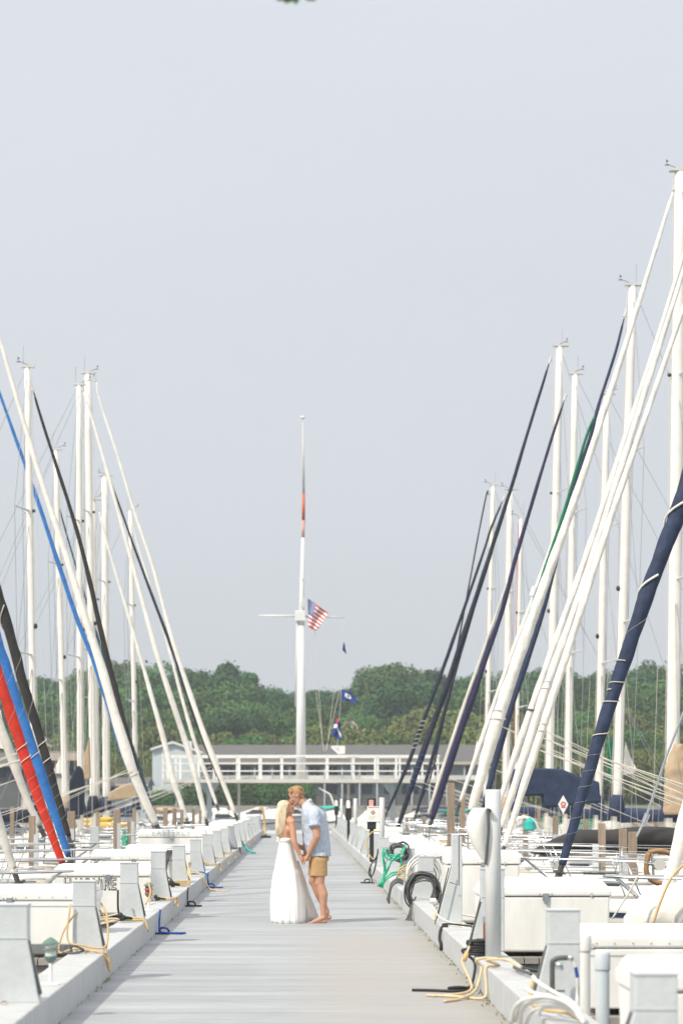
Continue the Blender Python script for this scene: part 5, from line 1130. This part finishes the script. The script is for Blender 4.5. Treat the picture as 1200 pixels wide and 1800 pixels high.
for k, px in enumerate(range(-55, 1290, 50)):
    right = px > 640
    put(rt.choice((2, 1, 2) if right else (1, 4, 0)), px+rt.uniform(-14, 14), 1238+rt.uniform(-12, 14)+(8 if right else 0), 365+rt.uniform(-8, 8), rt.uniform(.85, 1.1), 'third row', k)
for k, px in enumerate(range(-50, 1290, 48)):
    put(rt.choice((2, 2, 1)), px+rt.uniform(-14, 14), 1276+rt.uniform(-8, 12), 335+rt.uniform(-6, 6), rt.uniform(.75, .95), 'lowest row', k)
for k, px in enumerate((30, 90, 150, 205, 245, 850, 900, 950, 1000, 1050, 1105, 1160, 1215)): put(2, px, 1318+rt.uniform(-12, 14), 315, .8, 'shoreline fringe', k)
# ================================================================ people
PY = 28.65
def Q(zx, zy, dy=0): return Vector(((400+zx/4.615-VX)*PY/F, PY+dy, EYE-(1340+zy/4.615-VY)*PY/F))
U = PY/F/4.615           # metres per zoom pixel (about 1.55 mm)
def fuse(o, vox, sm=3):
    m = o.modifiers.new('fuse', 'REMESH'); m.mode = 'VOXEL'; m.voxel_size = vox; m.use_smooth_shade = True
    if sm: s_ = o.modifiers.new('smooth', 'SMOOTH'); s_.factor = .5; s_.iterations = sm
def hand(b, wrist, knuck, side, curl, thumbdir, r=.0085, spread=Vector((0, 1, 0)), L=.075):
    d = (knuck-wrist).normalized(); b.cap_(wrist, knuck, .025, .026)
    for k in (-1, 1): b.cap_(wrist+spread*.012*k, knuck+spread*.026*k-d*.008, .018, .014)
    for k in range(4):
        o = knuck+spread*(k-1.5)*.020; l = L*(.92, 1.0, .96, .78)[k]; dd = (d+curl*.55).normalized(); p1 = o+dd*l*.45; d2 = (d*.35+curl*1.1).normalized(); p2 = p1+d2*l*.32; d3 = (d*-.3+curl).normalized(); p3 = p2+d3*l*.25
        b.chain([o, p1, p2, p3], [r*1.05, r, r*.92, r*.8])
    th = wrist+d*.025+thumbdir*.02; b.chain([th, th+(thumbdir*.8+d*.5).normalized()*.035, th+(thumbdir*.5+d).normalized()*.062], [r*1.5, r*1.2, r])
def head(b, c, r_, tilt, face, facedir=-1):
    # c centre, tilt: rotation about Y (radians), facedir -1 looks to -X
    from mathutils import Matrix
    Rm = Matrix.Rotation(tilt, 3, 'Y')
    def T(x, y, z): v = Vector((x*facedir, y, z))*r_; v = Rm @ v; return c+v
    q = Rm.to_quaternion()
    b.ell(T(-.10, 0, .18), .98*r_, .78*r_, .86*r_, 24, 16, q)         # skull
    b.ell(T(.20, 0, -.30), .62*r_, .60*r_, .78*r_, 20, 14, q)         # face
    b.ell(T(.52, 0, -.90), .26*r_, .34*r_, .24*r_, 14, 10, q)         # chin
    for y in (-1, 1):
        b.cap_(T(-.10, .52*y, -.50), T(.42, .26*y, -.92), .17*r_, .15*r_)     # jaw line
        b.ell(T(.58, .36*y, -.28), .20*r_, .22*r_, .18*r_, 10, 8, q)          # cheek
        b.cap_(T(.74, .10*y, .10), T(.60, .48*y, .06), .095*r_, .08*r_)       # brow
        b.ell(T(.66, .31*y, -.08), .11*r_, .14*r_, .09*r_, 10, 8, q)          # eye
        b.cap_(T(-.10, .74*y, -.02), T(-.04, .76*y, -.30), .13*r_, .08*r_)    # ear
        b.ell(T(-.14, .80*y, -.04), .13*r_, .06*r_, .17*r_, 10, 8, q)
    b.chain([T(.74, 0, .02), T(.93, 0, -.22), T(1.03, 0, -.36)], [.085*r_, .10*r_, .105*r_])
    b.ell(T(.92, 0, -.40), .10*r_, .17*r_, .07*r_, 10, 8, q)
    b.ell(T(.84, 0, -.57), .13*r_, .22*r_, .06*r_, 12, 8, q); b.ell(T(.82, 0, -.68), .12*r_, .19*r_, .06*r_, 12, 8, q)
    return T
# ---- the man
man = thing('person', Q(740, 1300), 'barefoot man in blue patterned shirt and tan shorts leaning down to kiss the woman', 'person')
b = MB(); hr = .102
T = head(b, Q(558, 268), hr, R(-24), 0)
b.chain([Q(600, 320), Q(660, 365)], [.062, .070])
b.chain([Q(660, 370), Q(700, 470), Q(725, 620), Q(738, 730)], [.09, .13, .115, .10])
for y, sh, el, wr, kn in ((-1, Q(700, 425, -.19), Q(722, 600, -.24), Q(652, 752, -.17), Q(634, 786, -.16)), (1, Q(668, 415, .19), Q(640, 590, .22), Q(632, 740, .12), Q(622, 780, .09))):
    b.cap_(Q(685, 400, y*.05), sh, .07, .062); b.chain([sh, el], [.056, .046]); b.chain([el, el.lerp(wr, .3), wr], [.045, .044, .027])
    hand(b, wr, kn, y, Vector((-.35, .15*y, -.55)), Vector((-.8, -y*.3, .1)), .0098)
# legs
for (hip, kn, ca, an, he, to, y) in ((Q(745, 790, -.10), Q(748, 975, -.11), Q(768, 1070, -.115), Q(778, 1250, -.11), Q(786, 1284, -.10), Q(640, 1299, -.13), -1),
                                 (Q(722, 790, .10), Q(697, 965, .10), Q(735, 1070, .11), Q(806, 1215, .14), Q(822, 1262, .15), Q(745, 1282, .12), 1)):
    b.chain([hip, hip.lerp(kn, .55), kn], [.076, .072, .056]); b.ell(kn+Vector((-.012, 0, 0)), .05, .05, .055)
    b.chain([kn, ca+Vector((.012, 0, 0)), ca.lerp(an, .55), an], [.052, .058, .042, .033])
    b.ell(he+Vector((0, 0, .0)), .036, .031, .032); b.ell(an+Vector((0, -.028, -.01)), .016, .012, .016); b.ell(an+Vector((0, .028, -.01)), .016, .012, .016)
    ball = he.lerp(to, .68); b.chain([an, he.lerp(to, .35)+Vector((0, 0, .02)), ball], [.034, .032, .022]); b.cap_(he, ball, .026, .022)
    for k in range(5):
        o = ball+Vector((0, (k-2)*.016*1.0, -.003)); b.chain([o, o+Vector((-.045+.005*abs(k-(0 if y > 0 else 4))*-1+.004, 0, -.008)), ], [.013, .0105 if k not in ((4,) if y < 0 else (0,)) else .013])
mb_ = b.build('body', 'skin_man', man, smooth=True); fuse(mb_, .0055, 2)
# shirt
b = MB()
def ring(c, rx, ry, n=28, sq=.9, ph=0, amp=0, fr=5):
    r = []
    for j in range(n):
        a = 2*math.pi*j/n; ca, sa = math.cos(a), math.sin(a); k = 1+amp*math.sin(fr*a+ph)
        r.append(c+Vector((math.copysign(abs(ca)**sq, ca)*rx*k, math.copysign(abs(sa)**sq, sa)*ry*k, 0)))
    return r
L_ = [(645, 322, 46, .075), (652, 345, 56, .10), (672, 375, 78, .175), (696, 420, 98, .215), (708, 500, 107, .205), (716, 580, 109, .195), (724, 650, 108, .19), (732, 705, 104, .185), (738, 742, 98, .185), (742, 760, 95, .186)]
b.loft([ring(Q(cx, zy), rx*U, ry, ph=i*.9, amp=.018*(i > 3)) for i, (cx, zy, rx, ry) in enumerate(L_)])
for y, sh, el in ((-1, Q(702, 418, -.195), Q(706, 520, -.245)), (1, Q(668, 415, .19), Q(652, 520, .23))):
    b.tube([sh+Vector((-.01, -y*.07, .03)), sh, sh.lerp(el, .55), el], [.085, .084, .078, .078], 20)
b.cap_(Q(655, 322, -.05), Q(612, 345, -.045), .022, .014); b.cap_(Q(655, 322, .05), Q(612, 345, .045), .022, .014); b.cap_(Q(655, 318, -.05), Q(668, 310, .05), .024, .024); b.cap_(Q(668, 312, -.05), Q(668, 312, .05), .026, .026)
sh_ = b.build('shirt', 'shirt', man, smooth=True); fuse(sh_, .008, 4)
tx = bpy.data.textures.new('folds', 'CLOUDS'); tx.noise_scale = .12; tx.noise_depth = 2
dm = sh_.modifiers.new('folds', 'DISPLACE'); dm.texture = tx; dm.strength = .028; dm.mid_level = .5; dm.texture_coords = 'LOCAL'
b = MB(); b.loft([ring(Q(cx, zy), rx*U, ry, n=24, amp=.012, ph=zy, fr=6) for cx, zy, rx, ry in ((738, 735, 84, .165), (735, 800, 84, .175))])
for (a0, a1, a2, y) in (((740, 780, 70), (738, 850, 72), (735, 921, 75), -1), ((728, 780, 66), (718, 850, 64), (702, 915, 52), 1)):
    b.loft([ring(Q(cx, zy, y*.092), rx*U*.98, .093, n=24, amp=.02, ph=zy*.1, fr=4) for cx, zy, rx in (a0, a1, a2)])
so_ = b.build('shorts', 'shorts', man, smooth=True); fuse(so_, .0075, 3)
dm = so_.modifiers.new('folds', 'DISPLACE'); dm.texture = tx; dm.strength = .014; dm.mid_level = .5; dm.texture_coords = 'LOCAL'
# hair of the man: short strands swept forward and up
def strands(b, T, n, gen, r=.0035, rnd=None):
    for _ in range(n):
        pts = gen(rnd); b.tube(pts, [r]*(len(pts)-1)+[r*.35], 4)
rnd = random.Random(3); b = MB()
b.ell(T(-.17, 0, .30), 1.0*hr, .80*hr, .86*hr, 24, 14)
k0 = len(b.v); keep = []
for i, v in enumerate(b.v): pass
def mangen(r):
    a = r.uniform(-1.25, 1.25); f_ = r.uniform(-1.05, .80); zz = .22+.80*math.sqrt(max(0, 1-(f_*.80)**2))*math.cos(a)
    y = .78*math.sin(a); x = f_*.86-.10
    p0 = T(x, y*.93, zz); up = .22 if f_ > .1 else .07; fw = .13 if f_ > .1 else -.04
    if f_ > -.35 and abs(a) > 1.1: p0 = T(x, y*.9, zz)
    return [p0, p0.lerp(T(x+fw*.5, y, zz+up*.8), 1), T(x+fw, y*.95, zz+up)]
b = MB(); b.ell(T(-.22, 0, .32), .95*hr, .815*hr, .84*hr, 24, 14)
strands(b, T, 900, mangen, .0042, rnd)
for _ in range(500):
    a = rnd.uniform(-1.5, 1.5); z = rnd.uniform(-.55, .5); x = -.72-.30*math.cos(a)*.9+(.10 if z < -.2 else 0); p = T(x*.93+.02, .72*math.sin(a), z); b.tube([p, p+Vector((.004, 0, -.014))], .0035, 4)
hm = b.build('hair', 'hair_man', man, smooth=True)
# ---- the woman
wom = thing('person', Q(480, 1305, .02), 'blonde woman in a long white halter dress, tilting her face up to kiss the man', 'person')
b = MB(); wr_ = .092
TW = head(b, Q(474, 366, -.005), wr_, R(-28), 0, 1)
b.chain([Q(490, 400), Q(494, 470)], [.048, .050])
b.chain([Q(494, 480), Q(482, 540), Q(474, 610), Q(478, 660)], [.085, .098, .086, .078])
for s1 in (-1, 1): b.ell(Q(508, 545, s1*.06), .07, .06, .06)
for (sh, el, wr, kn, y) in ((Q(520, 485, -.145), Q(540, 640, -.19), Q(590, 762, -.17), Q(606, 790, -.165), -1), (Q(500, 485, .15), Q(505, 640, .2), Q(590, 690, .17), Q(622, 697, .16), 1)):
    b.cap_(Q(500, 470, y*.04), sh, .055, .048); b.chain([sh, el], [.044, .036]); b.chain([el, el.lerp(wr, .3), wr], [.036, .035, .021])
    hand(b, wr, kn, y, Vector((.35, -.3*y, -.5)) if y < 0 else Vector((.5, -.6, 0)), Vector((.5, -.2*y, .6)), .0078, L=.066, spread=Vector((0, 1, 0)) if y < 0 else Vector((0, .3, .95)))
# legs under the dress, feet at the hem
for (dx, y) in ((-20, -.07), (20, .07)):
    b.chain([Q(478, 760, y*.7), Q(478+dx, 1000, y), Q(478+dx, 1255, y)], [.07, .055, .034]); b.chain([Q(475+dx, 1280, y), Q(550+dx, 1297, y)], [.03, .018])
wb = b.build('body', 'skin_woman', wom, smooth=True); fuse(wb, .0055, 2)
b = MB(); n = 120
prof_ = [(462, 540, 0, .10, 0), (470, 612, 50, .118, .002), (470, 640, 49, .120, .004), (472, 680, 56, .13, .010), (473, 740, 68, .142, .022), (475, 800, 82, .155, .026), (476, 868, 93, .168, .03), (477, 874, 98, .19, .034), (479, 940, 113, .205, .05), (481, 1004, 121, .22, .058), (482, 1012, 124, .225, .062), (484, 1090, 132, .245, .075), (486, 1180, 134, .26, .085), (489, 1260, 131, .265, .09), (490, 1306, 131, .27, .095)]
rr = []
for i, (cx, zy, rx, ry, amp) in enumerate(prof_[1:]):
    rg = []; c = Q(cx, zy, .01)
    for j in range(n):
        a = 2*math.pi*j/n; k = 1+amp*(.38*math.sin(13*a+.22*i+.8*math.sin(3*a))+.25*math.sin(31*a+1.1+.35*i+1.2*math.sin(5*a))+.30*math.sin(6*a+.5+.1*i))
        rg.append(c+Vector((math.cos(a)*rx*U*k, math.sin(a)*ry*k, (.006*math.sin(13*a) if i == len(prof_)-2 else 0))))
    rr.append(rg)
b.loft(rr, cap=False)
# trailing panel behind, blown towards the man
rr = []
for i, (xl, xr, zy, dy) in enumerate(((530, 578, 800, .10), (540, 606, 880, .13), (545, 634, 960, .16), (550, 660, 1050, .18), (555, 690, 1130, .20), (560, 722, 1210, .22), (562, 738, 1255, .23), (560, 712, 1296, .22))):
    rg = []
    for j in range(33):
        u = j/32; rg.append(Q(lerp(xl, xr, u), zy, dy+.025*math.sin(u*16+i*.3)*min(1, i*.4)-.10*(1-u)))
    rr.append(rg)
b.loft(rr, cap=False, closed=False)
dr = b.build('dress', 'dress', wom, smooth=True); so2 = dr.modifiers.new('thickness', 'SOLIDIFY'); so2.thickness = .004
# bodice front and halter straps, waistband, bow
b = MB(); b.loft([ring(Q(cx, zy), rx*U, ry, n=24) for cx, zy, rx, ry in ((472, 645, 52, .124), (474, 628, 52, .123), (476, 618, 51, .122))])
b.loft([[Q(526+6*math.sin(a)*0+10*math.cos(a), zy, w_*math.sin(a)) for a in [2*math.pi*j/18 for j in range(18)]] for zy, w_ in ((632, .115), (590, .12), (545, .12), (515, .08), (480, .05))])
for s1 in (-1, 1): b.tube([Q(534, 540, s1*.08), Q(528, 480, s1*.065), Q(505, 445, s1*.058), Q(478, 440, s1*.03)], .010, 8)
b.build('bodice', 'dress', wom, smooth=True)
b = MB()
for dx, dz, w_ in ((-44, -12, .018), (-38, 22, .016), (-12, 52, .013)): b.tube(spline([Q(436, 624, -.05), Q(436+dx*.5, 624+dz*.3-6, -.08), Q(436+dx*.9, 624+dz, -.08)], 4), [.006]+[w_]*7+[w_*.8], 8, flat=.4)
b.build('bow', 'dress', wom, smooth=True)
# long hair
rnd = random.Random(9); b = MB()
b.ell(TW(-.20, 0, .28), .93*wr_, .83*wr_, .86*wr_, 24, 14)
b.loft([ring(Q(cx, zy, 0), rx*U, ry, n=26, amp=.03, ph=zy*.02, fr=9) for cx, zy, rx, ry in ((456, 345, 42, .07), (446, 375, 50, .082), (438, 420, 51, .088), (434, 470, 47, .088), (428, 520, 42, .085), (420, 570, 31, .075), (414, 598, 17, .05))])
for _ in range(800):
    a = rnd.uniform(-1.75, 1.75); q = rnd.random(); y = math.sin(a)
    r0 = .86+.1*rnd.random(); x0 = -.12+.82*math.cos(a*.0+rnd.uniform(.2, 1.7)); zt = .28+.80*math.sqrt(max(0, 1-min(1, (x0+.15)**2)))*math.cos(a*.85)
    p0 = TW(x0*.86, y*.76, zt*.95); bw = rnd.uniform(-1, 1)
    back = .5+.5*math.cos(a*.9); e = rnd.uniform(545, 632)
    p1 = Q(450+(42-84*back*rnd.uniform(.3, 1)), 375, y*.086); p2 = Q(440+(40-88*back*rnd.uniform(.15, 1)), 450, y*.092); p3 = Q(432+(34-76*back*rnd.uniform(.1, 1)), 525, y*.088); p4 = Q(418+rnd.uniform(-26, 30), e, y*.07+rnd.uniform(-.03, .03))
    b.tube(spline([p0, p1, p2, p3, p4], 3), [.0030]*12+[.0008], 4)
for _ in range(60):
    y = rnd.choice((-1, 1))*rnd.uniform(.3, .8); p0 = TW(.35, y*.7, .78); b.tube(spline([p0, TW(.30, y*1.02, .1), TW(-.05, y*1.05, -.5), Q(470, 470, y*.09)], 3), .0032, 4)
b.build('hair', 'hair_blond', wom, smooth=True)
b = MB(); c = at(522, -2, 9)
b.tube([c+Vector((.02, 0, .35)), c+Vector((0, 0, .1)), c+Vector((-.02, 0, .0))], .004, 5); tw = b.build('twig', 'bark', label='overhanging twig with a few leaves at the top edge of the picture', cat='twig')
b = MB()
for dx, dz, a in ((-.05, .02, 2.6), (-.01, -.005, 1.6), (.04, .0, .6), (.055, .03, .1), (-.03, .01, 2.1)):
    p = c+Vector((dx*.4, 0, .02)); e = p+Vector((math.cos(a)*.075, -.01, -.012-abs(math.sin(a))*.036)); m1 = p.lerp(e, .5); nn = Vector((-(e-p).z, .012, (e-p).x)).normalized()*.017
    b.add([p, m1+nn, e, m1-nn], [(0, 1, 2, 3)])
b.build('leaf_spray', 'leaf_a', tw)
# ================================================================ haze
b = MB(); b.box(-950, 950, -40, 1500, -3.5, 45)
m = bpy.data.materials.new('haze'); m.use_nodes = True; n = m.node_tree.nodes; n.clear()
o = n.new('ShaderNodeOutputMaterial'); v = n.new('ShaderNodeVolumePrincipled'); v.inputs['Color'].default_value = (.86, .92, 1, 1); v.inputs['Density'].default_value = .00042; v.inputs['Anisotropy'].default_value = .2
m.node_tree.links.new(v.outputs[0], o.inputs['Volume']); M['haze'] = m
b.build('haze', 'haze', kind='stuff')
